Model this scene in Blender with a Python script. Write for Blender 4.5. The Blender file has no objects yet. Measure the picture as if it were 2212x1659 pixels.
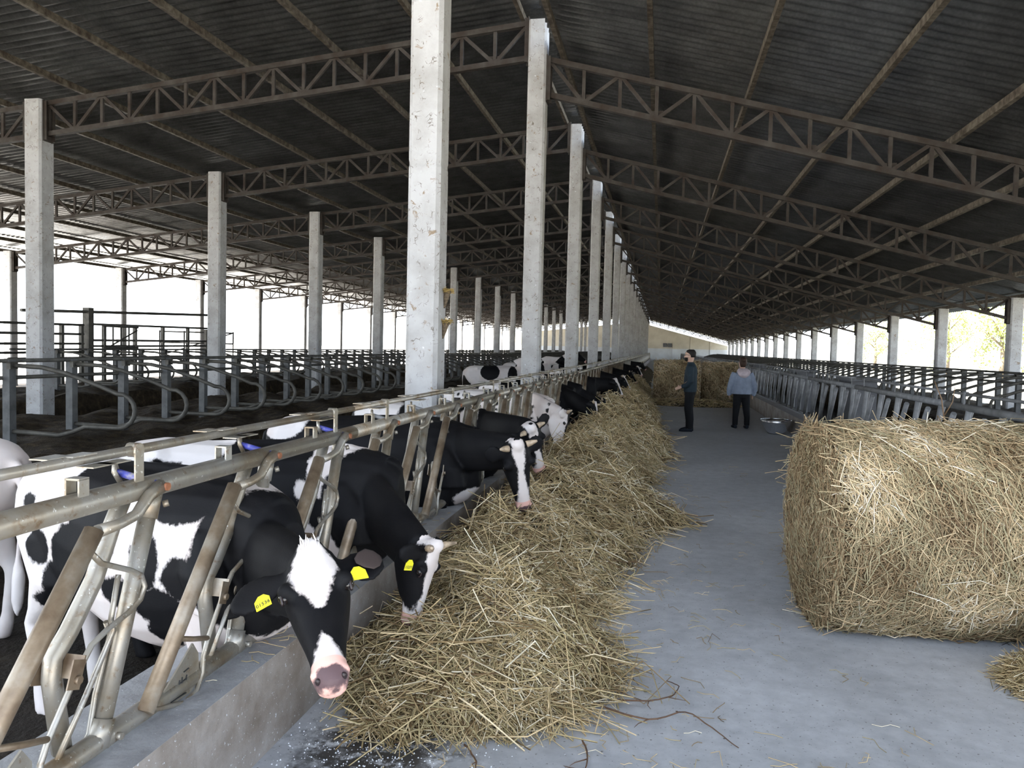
import bpy, bmesh, math, random
import numpy as np
from mathutils import Vector, Matrix

random.seed(7); rng = np.random.default_rng(11)
SC = bpy.context.scene
COL = SC.collection

# ------------------------------------------------------------------ camera
IMG_W, IMG_H, FOC = 2212.0, 1659.0, 1700.0
CAM_H = 1.7
_r = math.radians(1.35)
_d = Vector((1428-IMG_W/2, 757-IMG_H/2, FOC)).normalized()          # barn axis seen by the camera
_u = Vector((math.sin(_r), -math.cos(_r), 0)); _u.z = -(_u.x*_d.x+_u.y*_d.y)/_d.z; _u.normalize()
_x = _d.cross(_u)
cam_data = bpy.data.cameras.new('camera'); cam = bpy.data.objects.new('camera', cam_data); COL.objects.link(cam)
cam_data.sensor_width = 36.0; cam_data.lens = 36.0*FOC/IMG_W; cam_data.clip_end = 2000; cam_data.clip_start = 0.05
_right = Vector((_x.x, _d.x, _u.x)); _down = Vector((_x.y, _d.y, _u.y)); _fwd = Vector((_x.z, _d.z, _u.z))
cam.matrix_world = Matrix(((_right.x, -_down.x, -_fwd.x, 0), (_right.y, -_down.y, -_fwd.y, 0), (_right.z, -_down.z, -_fwd.z, CAM_H), (0, 0, 0, 1)))
SC.camera = cam

# ------------------------------------------------------------------ world, sun, exposure
SUN_DIR = Vector((-0.50, -0.16, 0.85)).normalized()                  # towards the sun
world = bpy.data.worlds.new('sky'); SC.world = world; world.use_nodes = True
wn = world.node_tree; wn.nodes.clear()
w_out = wn.nodes.new('ShaderNodeOutputWorld'); w_bg = wn.nodes.new('ShaderNodeBackground')
w_sky = wn.nodes.new('ShaderNodeTexSky'); w_sky.sky_type = 'HOSEK_WILKIE'; w_sky.sun_direction = SUN_DIR; w_sky.turbidity = 4.0; w_sky.ground_albedo = 0.4
w_bg.inputs['Strength'].default_value = 1.8
w_mix = wn.nodes.new('ShaderNodeHueSaturation'); w_mix.inputs['Saturation'].default_value = 0.5
wn.links.new(w_sky.outputs[0], w_mix.inputs['Color']); wn.links.new(w_mix.outputs[0], w_bg.inputs[0]); wn.links.new(w_bg.outputs[0], w_out.inputs[0])
sun_data = bpy.data.lights.new('sun', 'SUN'); sun_data.energy = 5.0; sun_data.angle = 0.009; sun_data.color = (1.0, 0.95, 0.87)
sun = bpy.data.objects.new('sun', sun_data); COL.objects.link(sun); sun.location = (-20, -10, 30)
sun.rotation_euler = SUN_DIR.to_track_quat('Z', 'Y').to_euler()
SC.view_settings.view_transform = 'Standard'; SC.view_settings.look = 'None'; SC.view_settings.gamma = 1.0
SC.view_settings.use_curve_mapping = False
SC.view_settings.exposure = 3.65
SC.cycles.max_bounces = 8; SC.cycles.diffuse_bounces = 5

# ------------------------------------------------------------------ geometry of the barn
BAY = 6.0; Y0 = 6.94; NB = 20; Y_END = Y0+BAY*NB
ROOF_Y0 = -0.6
X_MID, X_IN, X_OUT, X_R = -2.12, -11.5, -23.4, 9.95
def z_left(x): return 7.04+0.109*(x-X_MID)          # underside line of the roof on top of the trusses
def z_right(x): return 6.42-0.2536*(x+1.92)
Z_DUNG, Z_BED = -0.2, 0.28
X_BAR_L, X_BAR_R = -1.70, 3.05

ORD = ['first','second','third','fourth','fifth','sixth','seventh','eighth','ninth','tenth','eleventh','twelfth','thirteenth','fourteenth','fifteenth','sixteenth','seventeenth','eighteenth','nineteenth','twentieth','twenty-first','twenty-second','twenty-third','twenty-fourth','twenty-fifth','twenty-sixth','twenty-seventh','twenty-eighth','twenty-ninth','thirtieth','thirty-first','thirty-second']

# ------------------------------------------------------------------ helpers
def tag(o, label=None, cat=None, group=None, kind=None):
    if label: o['label'] = label
    if cat: o['category'] = cat
    if group: o['group'] = group
    if kind: o['kind'] = kind
    return o
def link(o, parent=None):
    COL.objects.link(o)
    if parent is not None: o.parent = parent
    return o
def empty(name, loc=(0,0,0), rz=0.0):
    o = bpy.data.objects.new(name, None); o.empty_display_size = 0.2; COL.objects.link(o)
    o.location = loc; o.rotation_euler = (0,0,rz); return o
def inst(name, mesh, parent=None, loc=(0,0,0), rot=(0,0,0)):
    o = bpy.data.objects.new(name, mesh); link(o, parent); o.location = loc; o.rotation_euler = rot; return o

class MB:
    def __init__(s): s.v = []; s.f = []; s.sm = []
    def add(s, vs, fs, smooth=False):
        b = len(s.v); s.v += [tuple(p) for p in vs]
        for f in fs: s.f.append(tuple(i+b for i in f)); s.sm.append(smooth)
        return s
    def box(s, c, d, M=None):
        hx, hy, hz = d[0]/2, d[1]/2, d[2]/2
        vs = [Vector((sx*hx, sy*hy, sz*hz)) for sx in (-1,1) for sy in (-1,1) for sz in (-1,1)]
        if M is not None: vs = [M @ v for v in vs]
        c = Vector(c)
        return s.add([v+c for v in vs], [(0,1,3,2),(4,6,7,5),(0,4,5,1),(2,3,7,6),(0,2,6,4),(1,5,7,3)])
    def bar(s, p0, p1, w, h, up=(0,0,1)):
        p0, p1 = Vector(p0), Vector(p1); d = (p1-p0); L = d.length; d.normalize()
        up = Vector(up); sd = d.cross(up)
        if sd.length < 1e-4: sd = d.cross(Vector((1,0,0)))
        sd.normalize(); u = sd.cross(d)
        M = Matrix((sd, d, u)).transposed()
        return s.box((p0+p1)/2, (w, L, h), M)
    def tube(s, pts, r, seg=8, smooth=True):
        pts = [Vector(p) for p in pts]; n = len(pts)
        rs = r if isinstance(r, (list, tuple)) else [r]*n
        T = []
        for i in range(n):
            t = (pts[min(i+1,n-1)]-pts[max(i-1,0)])
            T.append(t.normalized() if t.length > 1e-9 else Vector((0,0,1)))
        N = T[0].orthogonal().normalized(); vs = []
        for i in range(n):
            N = (N-T[i]*N.dot(T[i])); N = N.normalized() if N.length > 1e-6 else T[i].orthogonal().normalized()
            B = T[i].cross(N)
            for k in range(seg):
                a = 2*math.pi*k/seg
                vs.append(pts[i]+(N*math.cos(a)+B*math.sin(a))*rs[i])
        fs = [(i*seg+k, i*seg+(k+1)%seg, (i+1)*seg+(k+1)%seg, (i+1)*seg+k) for i in range(n-1) for k in range(seg)]
        s.add(vs, fs, smooth)
        b = len(s.v)-len(vs)
        s.f.append(tuple(b+k for k in reversed(range(seg)))); s.sm.append(False)
        s.f.append(tuple(b+(n-1)*seg+k for k in range(seg))); s.sm.append(False)
        return s
    def loft(s, secs, seg=16, ex=2.0):
        # secs: (center, side_vec, up_vec) with vecs scaled by the half sizes
        vs = []; n = len(secs)
        for c, sv, uv in secs:
            c, sv, uv = Vector(c), Vector(sv), Vector(uv)
            for k in range(seg):
                a = 2*math.pi*k/seg; ca, sa = math.cos(a), math.sin(a)
                x = math.copysign(abs(ca)**(2/ex), ca); y = math.copysign(abs(sa)**(2/ex), sa)
                vs.append(c+sv*x+uv*y)
        fs = [(i*seg+k, i*seg+(k+1)%seg, (i+1)*seg+(k+1)%seg, (i+1)*seg+k) for i in range(n-1) for k in range(seg)]
        fs += [tuple(reversed(range(seg))), tuple((n-1)*seg+k for k in range(seg))]
        return s.add(vs, fs, True)
    def ball(s, c, r, seg=12, rings=8, M=None):
        r = r if isinstance(r, (tuple, list)) else (r, r, r)
        vs = [Vector((0,0,1))]; 
        for i in range(1, rings):
            t = math.pi*i/rings
            for k in range(seg):
                a = 2*math.pi*k/seg; vs.append(Vector((math.sin(t)*math.cos(a), math.sin(t)*math.sin(a), math.cos(t))))
        vs.append(Vector((0,0,-1)))
        vs = [Vector((v.x*r[0], v.y*r[1], v.z*r[2])) for v in vs]
        if M is not None: vs = [M @ v for v in vs]
        vs = [v+Vector(c) for v in vs]
        fs = [(0, 1+k, 1+(k+1)%seg) for k in range(seg)]
        for i in range(rings-2):
            b = 1+i*seg
            fs += [(b+k, b+seg+k, b+seg+(k+1)%seg, b+(k+1)%seg) for k in range(seg)]
        b = 1+(rings-2)*seg
        fs += [(b+(k+1)%seg, b+k, len(vs)-1) for k in range(seg)]
        return s.add(vs, fs, True)
    def mesh(s, name, mat=None):
        m = bpy.data.meshes.new(name); m.from_pydata(s.v, [], s.f)
        m.polygons.foreach_set('use_smooth', s.sm)
        if mat is not None: m.materials.append(mat)
        m.update(); return m
    def build(s, name, mat, parent=None, loc=(0,0,0), rot=(0,0,0)):
        return inst(name, s.mesh(name, mat), parent, loc, rot)

def quick_mesh(name, V, F, mat, attrs=None, smooth=True):
    """V (n,3) float, F (m,k) int with constant k."""
    m = bpy.data.meshes.new(name); V = np.asarray(V, np.float32); F = np.asarray(F, np.int32)
    k = F.shape[1]
    m.vertices.add(len(V)); m.vertices.foreach_set('co', V.ravel())
    m.loops.add(F.size); m.loops.foreach_set('vertex_index', F.ravel())
    m.polygons.add(len(F)); m.polygons.foreach_set('loop_start', np.arange(0, F.size, k, dtype=np.int32))
    m.polygons.foreach_set('use_smooth', np.full(len(F), smooth))
    if attrs:
        for n, a in attrs.items():
            at = m.attributes.new(n, 'FLOAT', 'POINT'); at.data.foreach_set('value', np.asarray(a, np.float32))
    m.materials.append(mat); m.update(calc_edges=True); m.validate(); return m

# ------------------------------------------------------------------ materials
def new_mat(name):
    m = bpy.data.materials.new(name); m.use_nodes = True; nt = m.node_tree
    return m, nt, nt.nodes['Principled BSDF']
def N(nt, t, **kw):
    n = nt.nodes.new(t)
    for k, v in kw.items():
        if k.startswith('i_'): n.inputs[k[2:].replace('_', ' ')].default_value = v
        else: setattr(n, k, v)
    return n
def c4(c): return (c[0], c[1], c[2], 1.0)
def ramp(nt, fac, stops):
    r = nt.nodes.new('ShaderNodeValToRGB'); e = r.color_ramp.elements
    while len(e) < len(stops): e.new(0.5)
    for el, (p, c) in zip(e, stops): el.position = p; el.color = c4(c)
    nt.links.new(fac, r.inputs[0]); return r.outputs[0]
def noise(nt, co, scale, detail=4, rough=0.55, dist=0.0):
    n = N(nt, 'ShaderNodeTexNoise'); n.inputs['Scale'].default_value = scale; n.inputs['Detail'].default_value = detail
    n.inputs['Roughness'].default_value = rough; n.inputs['Distortion'].default_value = dist
    nt.links.new(co, n.inputs['Vector']); return n.outputs['Fac']
def mixc(nt, fac, a, b, mode='MIX'):
    m = nt.nodes.new('ShaderNodeMix'); m.data_type = 'RGBA'; m.blend_type = mode
    for s, v in ((m.inputs[0], fac), (m.inputs[6], a), (m.inputs[7], b)):
        if hasattr(v, 'is_linked') or hasattr(v, 'links'): nt.links.new(v, s)
        elif isinstance(v, (int, float)): s.default_value = v
        else: s.default_value = c4(v)
    return m.outputs[2]
def mth(nt, op, a, b=None, clamp=False):
    m = nt.nodes.new('ShaderNodeMath'); m.operation = op; m.use_clamp = clamp
    for s, v in zip(m.inputs, (a, b)):
        if v is None: continue
        if hasattr(v, 'links'): nt.links.new(v, s)
        else: s.default_value = v
    return m.outputs[0]
def bump(nt, bs, h, strength=0.3, dist=0.01):
    b = N(nt, 'ShaderNodeBump'); b.inputs['Strength'].default_value = strength; b.inputs['Distance'].default_value = dist
    nt.links.new(h, b.inputs['Height']); nt.links.new(b.outputs[0], bs.inputs['Normal'])
def coord(nt, kind='Object', scale=None):
    t = N(nt, 'ShaderNodeTexCoord'); o = t.outputs[kind]
    if scale:
        mp = N(nt, 'ShaderNodeMapping'); mp.inputs['Scale'].default_value = scale; nt.links.new(o, mp.inputs[0]); o = mp.outputs[0]
    return o
def wpos(nt, scale=None):
    o = N(nt, 'ShaderNodeNewGeometry').outputs['Position']
    if scale:
        mp = N(nt, 'ShaderNodeMapping'); mp.inputs['Scale'].default_value = scale; nt.links.new(o, mp.inputs[0]); o = mp.outputs[0]
    return o
def mottled(name, stops, scale=4.0, rough=0.7, metal=0.0, bmp=0.2, bdist=0.01, detail=6, fine=None, coords='pos', cscale=None):
    m, nt, bs = new_mat(name)
    co = wpos(nt, cscale) if coords == 'pos' else coord(nt, 'Object', cscale)
    f = noise(nt, co, scale, detail, 0.6)
    col = ramp(nt, f, stops)
    if fine:
        f2 = noise(nt, co, scale*fine, 3, 0.6)
        col = mixc(nt, 0.35, col, ramp(nt, f2, [(0.3, (0.25,0.25,0.25)), (0.7, (1,1,1))]), 'MULTIPLY')
    nt.links.new(col, bs.inputs['Base Color']); bs.inputs['Roughness'].default_value = rough; bs.inputs['Metallic'].default_value = metal
    if bmp: bump(nt, bs, noise(nt, co, scale*6, 4, 0.6), bmp, bdist)
    return m

M = {}
def build_materials():
    # alley floor
    m, nt, bs = new_mat('alley_concrete'); co = wpos(nt)
    a = noise(nt, co, 0.7, 6, 0.6); b = noise(nt, co, 9.0, 5, 0.65); sp = noise(nt, co, 60, 2, 0.5)
    col = ramp(nt, a, [(0.3, (0.37,0.38,0.395)), (0.5, (0.47,0.48,0.50)), (0.72, (0.57,0.58,0.60))])
    col = mixc(nt, 0.5, col, ramp(nt, b, [(0.3, (0.55,0.55,0.56)), (0.65, (1,1,1))]), 'MULTIPLY')
    col = mixc(nt, ramp(nt, sp, [(0.66, (0,0,0)), (0.72, (1,1,1))]), col, (0.12,0.11,0.10))
    # damp stain with lime spilt on it near the kerb
    sep = N(nt, 'ShaderNodeSeparateXYZ'); nt.links.new(co, sep.inputs[0])
    dx = mth(nt, 'MULTIPLY', mth(nt, 'SUBTRACT', sep.outputs[0], -1.12), 1.9); dy = mth(nt, 'MULTIPLY', mth(nt, 'SUBTRACT', sep.outputs[1], 3.02), 1.7)
    dd = mth(nt, 'SQRT', mth(nt, 'ADD', mth(nt, 'MULTIPLY', dx, dx), mth(nt, 'MULTIPLY', dy, dy)))
    dd = mth(nt, 'ADD', dd, mth(nt, 'MULTIPLY', mth(nt, 'SUBTRACT', noise(nt, co, 7, 5, 0.7), 0.5), 1.6))
    stain = ramp(nt, dd, [(0.35, (1,1,1)), (0.8, (0,0,0))])
    col = mixc(nt, stain, col, (0.045,0.042,0.04))
    lime = mth(nt, 'MULTIPLY', ramp(nt, dd, [(0.5, (1,1,1)), (1.0, (0,0,0))]), ramp(nt, noise(nt, co, 9, 9, 0.78), [(0.50, (0,0,0)), (0.62, (1,1,1))]))
    col = mixc(nt, lime, col, (0.62,0.63,0.65))
    nt.links.new(col, bs.inputs['Base Color'])
    nt.links.new(ramp(nt, a, [(0.3, (0.42,)*3), (0.7, (0.62,)*3)]), bs.inputs['Roughness'])
    bump(nt, bs, b, 0.15, 0.01); M['alley'] = m
    # whitewashed concrete columns
    m, nt, bs = new_mat('whitewashed_concrete'); co = wpos(nt)
    a = noise(nt, co, 3.0, 5, 0.6)
    col = ramp(nt, a, [(0.3, (0.28,0.272,0.26)), (0.6, (0.38,0.375,0.37))])
    fl = noise(nt, co, 11.0, 7, 0.7, 0.8)
    col = mixc(nt, ramp(nt, fl, [(0.60, (0,0,0)), (0.66, (1,1,1))]), col, (0.20,0.15,0.10))
    vo = N(nt, 'ShaderNodeTexVoronoi'); vo.feature = 'DISTANCE_TO_EDGE'; vo.inputs['Scale'].default_value = 17.0
    wob = N(nt, 'ShaderNodeVectorMath'); wob.operation = 'ADD'; nz = N(nt, 'ShaderNodeTexNoise'); nz.inputs['Scale'].default_value = 8.0
    nt.links.new(co, nz.inputs['Vector']); nt.links.new(co, wob.inputs[0])
    sc_ = N(nt, 'ShaderNodeVectorMath'); sc_.operation = 'SCALE'; sc_.inputs['Scale'].default_value = 0.15; nt.links.new(nz.outputs['Color'], sc_.inputs[0])
    nt.links.new(sc_.outputs[0], wob.inputs[1]); nt.links.new(wob.outputs[0], vo.inputs['Vector'])
    cr = mth(nt, 'MULTIPLY', ramp(nt, vo.outputs['Distance'], [(0.01, (1,1,1)), (0.05, (0,0,0))]), ramp(nt, noise(nt, co, 9, 4, 0.6), [(0.54, (0,0,0)), (0.62, (1,1,1))]))
    col = mixc(nt, cr, col, (0.10,0.08,0.06))
    col = mixc(nt, ramp(nt, noise(nt, co, 16, 4, 0.6), [(0.68, (0,0,0)), (0.74, (1,1,1))]), col, (0.62,0.63,0.66))
    nt.links.new(col, bs.inputs['Base Color']); bs.inputs['Roughness'].default_value = 0.85
    bump(nt, bs, fl, 0.5, 0.012); M['column'] = m
    m, nt, bs = new_mat('kerb_concrete'); co = wpos(nt)
    fz = ramp(nt, noise(nt, co, 2.4, 6, 0.65), [(0.32,(0.17,0.135,0.105)), (0.52,(0.30,0.265,0.235)), (0.72,(0.42,0.405,0.39))])
    tp = ramp(nt, noise(nt, co, 5, 5, 0.6), [(0.3,(0.24,0.235,0.235)), (0.7,(0.42,0.42,0.425))])
    sep = N(nt, 'ShaderNodeSeparateXYZ'); nt.links.new(co, sep.inputs[0])
    col = mixc(nt, mth(nt, 'GREATER_THAN', sep.outputs[2], 0.3845), fz, tp)
    col = mixc(nt, ramp(nt, noise(nt, co, 70, 2), [(0.68,(0,0,0)),(0.73,(1,1,1))]), col, (0.6,0.6,0.62))
    nt.links.new(col, bs.inputs['Base Color']); bs.inputs['Roughness'].default_value = 0.7; bump(nt, bs, noise(nt, co, 18, 5, 0.65), 0.5, 0.012); M['kerb'] = m
    M['roof'] = mottled('corrugated_sheet', [(0.3,(0.17,0.17,0.17)), (0.7,(0.33,0.33,0.325))], 2.0, 0.30, 0.85, 0.12, 0.002, fine=14)
    M['steel'] = mottled('rusty_steel', [(0.3,(0.030,0.021,0.016)), (0.5,(0.044,0.037,0.032)), (0.75,(0.07,0.063,0.056))], 5.0, 0.7, 0.1, 0.2, 0.004)
    M['purlin'] = mottled('purlin_steel', [(0.35,(0.04,0.029,0.021)), (0.5,(0.08,0.066,0.05)), (0.7,(0.15,0.13,0.10))], 9.0, 0.7, 0.05, 0.2, 0.004)
    # galvanised pipes with rust and dried slurry
    m, nt, bs = new_mat('galvanised_pipe'); co = wpos(nt)
    a = noise(nt, co, 5.0, 5, 0.6); b = noise(nt, co, 28, 4, 0.65)
    col = ramp(nt, a, [(0.32, (0.21,0.15,0.09)), (0.46, (0.30,0.265,0.21)), (0.68, (0.37,0.355,0.325))])
    col = mixc(nt, ramp(nt, b, [(0.58, (0,0,0)), (0.74, (1,1,1))]), col, (0.19,0.12,0.065))
    col = mixc(nt, ramp(nt, noise(nt, co, 60, 3, 0.6), [(0.66, (0,0,0)), (0.72, (1,1,1))]), col, (0.72,0.71,0.66))
    nt.links.new(col, bs.inputs['Base Color']); bs.inputs['Metallic'].default_value = 0.6; bs.inputs['Roughness'].default_value = 0.42
    bump(nt, bs, b, 0.25, 0.004); M['galv'] = m
    m, nt, bs = new_mat('worn_brown_pipe'); co = wpos(nt)
    a = noise(nt, co, 6.0, 5, 0.6)
    col = ramp(nt, a, [(0.3, (0.10,0.062,0.036)), (0.5, (0.22,0.165,0.11)), (0.7, (0.37,0.33,0.27))])
    nt.links.new(col, bs.inputs['Base Color']); bs.inputs['Metallic'].default_value = 0.3; bs.inputs['Roughness'].default_value = 0.42
    bump(nt, bs, noise(nt, co, 40, 3), 0.2, 0.003); M['brownpipe'] = m
    M['greypipe'] = mottled('dusty_grey_pipe', [(0.3,(0.11,0.11,0.112)), (0.7,(0.24,0.24,0.24))], 6.0, 0.65, 0.2, 0.2, 0.003)
    M['stallpipe'] = mottled('dull_stall_pipe', [(0.3,(0.04,0.037,0.032)), (0.7,(0.10,0.094,0.08))], 5.0, 0.5, 0.2, 0.2, 0.003)
    M['postconc'] = mottled('grey_post', [(0.3,(0.07,0.07,0.068)), (0.7,(0.14,0.14,0.137))], 5.0, 0.85, 0, 0.2, 0.004)
    M['blue'] = mottled('worn_blue_paint', [(0.35,(0.03,0.035,0.16)), (0.55,(0.06,0.07,0.38)), (0.68,(0.30,0.28,0.30))], 26.0, 0.5, 0.0, 0.2, 0.003)
    M['rustbolt'] = mottled('rusty_bolt', [(0.3,(0.14,0.045,0.02)), (0.7,(0.32,0.13,0.06))], 60.0, 0.7, 0.2, 0.2, 0.002)
    M['darkmark'] = mottled('stamped_dark_mark', [(0.3,(0.02,0.02,0.02)), (0.7,(0.05,0.05,0.05))], 30, 0.7, 0, 0, 0)
    M['dung'] = mottled('dark_dung_floor', [(0.3,(0.010,0.008,0.0065)), (0.6,(0.024,0.019,0.014)), (0.8,(0.055,0.043,0.028))], 3.0, 0.7, 0, 0.8, 0.03)
    M['bed'] = mottled('straw_bedding', [(0.3,(0.018,0.013,0.009)), (0.55,(0.05,0.037,0.022)), (0.8,(0.12,0.085,0.045))], 7.0, 0.95, 0, 1.0, 0.04)
    M['ground'] = mottled('pale_dry_ground', [(0.3,(0.15,0.15,0.12)), (0.7,(0.24,0.235,0.20))], 0.3, 0.95, 0, 0.2, 0.02)
    M['yard'] = mottled('pale_dry_yard', [(0.3,(0.45,0.44,0.42)), (0.7,(0.56,0.55,0.53))], 0.3, 0.95, 0, 0.2, 0.02)
    m, nt, bs = new_mat('end_wall_paint'); co = wpos(nt); sep = N(nt, 'ShaderNodeSeparateXYZ'); nt.links.new(co, sep.inputs[0])
    z = mth(nt, 'ADD', sep.outputs[2], mth(nt, 'MULTIPLY', noise(nt, co, 0.8, 4), 0.15))
    col = ramp(nt, mth(nt, 'DIVIDE', z, 4.0), [(0.515, (0.78,0.80,0.82)), (0.525, (0.72,0.66,0.54))])
    col = mixc(nt, 0.5, col, ramp(nt, noise(nt, co, 0.7, 6, 0.6), [(0.3,(0.6,0.57,0.52)), (0.65,(1,1,1))]), 'MULTIPLY')
    nt.links.new(col, bs.inputs['Base Color']); bs.inputs['Roughness'].default_value = 0.9; M['endwall'] = m
    # hay: colour by strand
    def hay(name, stops):
        m, nt, bs = new_mat(name); at = N(nt, 'ShaderNodeAttribute'); at.attribute_name = 'tone'
        nt.links.new(ramp(nt, at.outputs['Fac'], stops), bs.inputs['Base Color']); bs.inputs['Roughness'].default_value = 0.55
        bs.inputs['Specular IOR Level'].default_value = 0.35
        return m
    M['hay'] = hay('loose_hay', [(0.0,(0.12,0.07,0.034)), (0.3,(0.33,0.225,0.105)), (0.5,(0.42,0.345,0.18)), (0.75,(0.62,0.46,0.245)), (0.92,(0.78,0.61,0.37)), (1.0,(0.86,0.77,0.58))])
    M['balehay'] = hay('baled_hay', [(0.0,(0.14,0.085,0.04)), (0.3,(0.36,0.25,0.135)), (0.52,(0.36,0.315,0.185)), (0.75,(0.58,0.42,0.24)), (0.92,(0.74,0.57,0.35)), (1.0,(0.82,0.73,0.57))])
    M['haybase'] = mottled('matted_hay_shaded', [(0.3,(0.03,0.022,0.011)), (0.55,(0.09,0.065,0.03)), (0.8,(0.2,0.145,0.07))], 22.0, 0.95, 0, 1.0, 0.03, fine=6)  # base darkened so the gaps between stalks look shaded
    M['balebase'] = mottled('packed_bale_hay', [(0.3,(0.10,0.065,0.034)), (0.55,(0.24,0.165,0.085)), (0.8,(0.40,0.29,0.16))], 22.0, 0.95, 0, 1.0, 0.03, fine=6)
    M['twig'] = mottled('brown_root', [(0.3,(0.055,0.03,0.018)), (0.7,(0.16,0.085,0.045))], 20, 0.8, 0, 0, 0)
    # cow coat: sharp edged fields with hairy edge
    m, nt, bs = new_mat('cow_coat'); co = coord(nt, 'Object')
    a1 = N(nt, 'ShaderNodeAttribute'); a1.attribute_name = 'coat'; a2 = N(nt, 'ShaderNodeAttribute'); a2.attribute_name = 'bare'
    e = mth(nt, 'ADD', a1.outputs['Fac'], mth(nt, 'MULTIPLY', mth(nt, 'SUBTRACT', noise(nt, co, 14, 5, 0.65), 0.5), 0.055))
    e = mth(nt, 'ADD', e, mth(nt, 'MULTIPLY', mth(nt, 'SUBTRACT', noise(nt, coord(nt, 'Object', (70, 70, 30)), 1.0, 4, 0.7), 0.5), 0.03))
    white = ramp(nt, noise(nt, co, 2.5, 4), [(0.3,(0.56,0.47,0.43)), (0.6,(0.66,0.61,0.585))])
    black = ramp(nt, noise(nt, co, 5, 4), [(0.3,(0.004,0.004,0.005)), (0.7,(0.009,0.0085,0.009))])
    col = mixc(nt, ramp(nt, mth(nt, 'ADD', e, 0.5), [(0.494,(0,0,0)), (0.506,(1,1,1))]), white, black)
    a3 = N(nt, 'ShaderNodeAttribute'); a3.attribute_name = 'nose'
    nf = mth(nt, 'ADD', a3.outputs['Fac'], mth(nt, 'MULTIPLY', mth(nt, 'SUBTRACT', noise(nt, co, 28, 4, 0.6), 0.5), 0.05))
    skin = ramp(nt, mth(nt, 'ADD', nf, 0.5), [(0.495,(0.72,0.43,0.36)), (0.505,(0.10,0.065,0.068))])
    col = mixc(nt, ramp(nt, a2.outputs['Fac'], [(0.45,(0,0,0)), (0.55,(1,1,1))]), col, skin)
    nt.links.new(col, bs.inputs['Base Color']); bs.inputs['Roughness'].default_value = 0.62; bs.inputs['Specular IOR Level'].default_value = 0.12
    nt.links.new(ramp(nt, a2.outputs['Fac'], [(0.45,(0.62,)*3), (0.6,(0.3,)*3)]), bs.inputs['Roughness'])
    hb = noise(nt, coord(nt, 'Object', (60, 60, 240)), 1.0, 3, 0.6)
    bump(nt, bs, hb, 0.12, 0.006); M['coat'] = m
    def plain(k, name, c, r=0.5, metal=0.0, var=0.15, sc=12):
        M[k] = mottled(name, [(0.3, tuple(x*(1-var) for x in c)), (0.7, tuple(min(1, x*(1+var)) for x in c))], sc, r, metal, 0.1, 0.002, coords='obj')
    plain('eye', 'wet_eye', (0.012,0.009,0.008), 0.08); plain('horn', 'horn_keratin', (0.42,0.32,0.22), 0.4, 0, 0.5, 22)
    plain('hoof', 'hoof_keratin', (0.05,0.04,0.03), 0.5); plain('nostril', 'nostril_hollow', (0.02,0.012,0.012), 0.4)
    plain('earin', 'inner_ear_skin', (0.032,0.02,0.017), 0.8); plain('tag', 'yellow_tag_plastic', (0.80,0.72,0.03), 0.4, 0, 0.05)
    plain('hairtuft', 'white_hair_tuft', (0.8,0.75,0.72), 0.7)
    plain('skin', 'human_skin', (0.42,0.26,0.19), 0.5); plain('jacketm', 'dark_teal_jacket', (0.018,0.028,0.036), 0.75); plain('trouserm', 'black_trousers', (0.008,0.008,0.009), 0.8)
    plain('shoe', 'dark_shoe', (0.012,0.015,0.022), 0.6); plain('hair', 'dark_hair', (0.012,0.010,0.009), 0.6); plain('jacketw', 'blue_grey_jacket', (0.16,0.19,0.25), 0.7)
    plain('hood', 'dusty_pink_hood', (0.40,0.33,0.34), 0.8); plain('hairband', 'brown_hair', (0.035,0.02,0.014), 0.6); plain('glass', 'dark_sunglasses', (0.008,0.008,0.009), 0.15)
    plain('logo', 'white_print', (0.7,0.7,0.7), 0.7)
    plain('bowl', 'polished_metal', (0.75,0.77,0.80), 0.12, 1.0, 0.05); plain('tank', 'dark_grey_tank', (0.075,0.075,0.08), 0.7)
    plain('nest', 'mud_nest', (0.11,0.08,0.05), 0.95, 0, 0.4, 30); plain('neststraw', 'yellow_nest_straw', (0.42,0.29,0.09), 0.8, 0, 0.3, 30)
    plain('leaf', 'dusty_olive_leaf', (0.30,0.33,0.11), 0.6, 0, 0.35, 1.5); plain('bark', 'tree_bark', (0.18,0.14,0.10), 0.9)
    plain('fan', 'wall_fan_metal', (0.20,0.20,0.20), 0.6); plain('lime', 'lime_crumbs', (0.72,0.73,0.75), 0.9, 0, 0.08)
    plain('sheet', 'pale_green_sheet', (0.48,0.60,0.56), 0.5)
build_materials()
for _k in ('steel', 'purlin', 'stallpipe', 'postconc', 'dung', 'bed', 'jacketm', 'trouserm', 'shoe', 'hair', 'hairband', 'roof'):
    M[_k].node_tree.nodes['Principled BSDF'].inputs['Specular IOR Level'].default_value = 0.15 if _k != 'roof' else 0.4

# ================================================================== THE SETTING
def slab(name, x0, x1, y0, y1, z0, z1, mat):
    o = MB().box(((x0+x1)/2, (y0+y1)/2, (z0+z1)/2), (x1-x0, y1-y0, z1-z0)).build(name, mat); tag(o, kind='structure'); return o
YB = -3.0
slab('floor', -1.97, 3.2, YB, Y_END+1, -0.5, 0.0, M['alley'])
slab('floor_dung_alley', -6.4, -1.97, YB, Y_END+1, -0.5, Z_DUNG, M['dung'])
slab('floor_far_dung_alley', -13.4, -11.0, YB, Y_END+1, -0.5, Z_DUNG, M['dung'])
slab('floor_outer_strip', -24.2, -17.6, YB, Y_END+1, -0.5, Z_DUNG+0.05, M['dung'])
slab('floor_right_dung_alley', 3.2, 6.2, YB, Y_END+1, -0.5, Z_DUNG, M['dung'])
slab('kerb_left', -1.97, -1.55, YB, Y_END, 0.0, 0.385, M['kerb'])
slab('kerb_right', 2.78, 3.2, YB, Y_END, 0.0, 0.385, M['kerb'])
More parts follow.
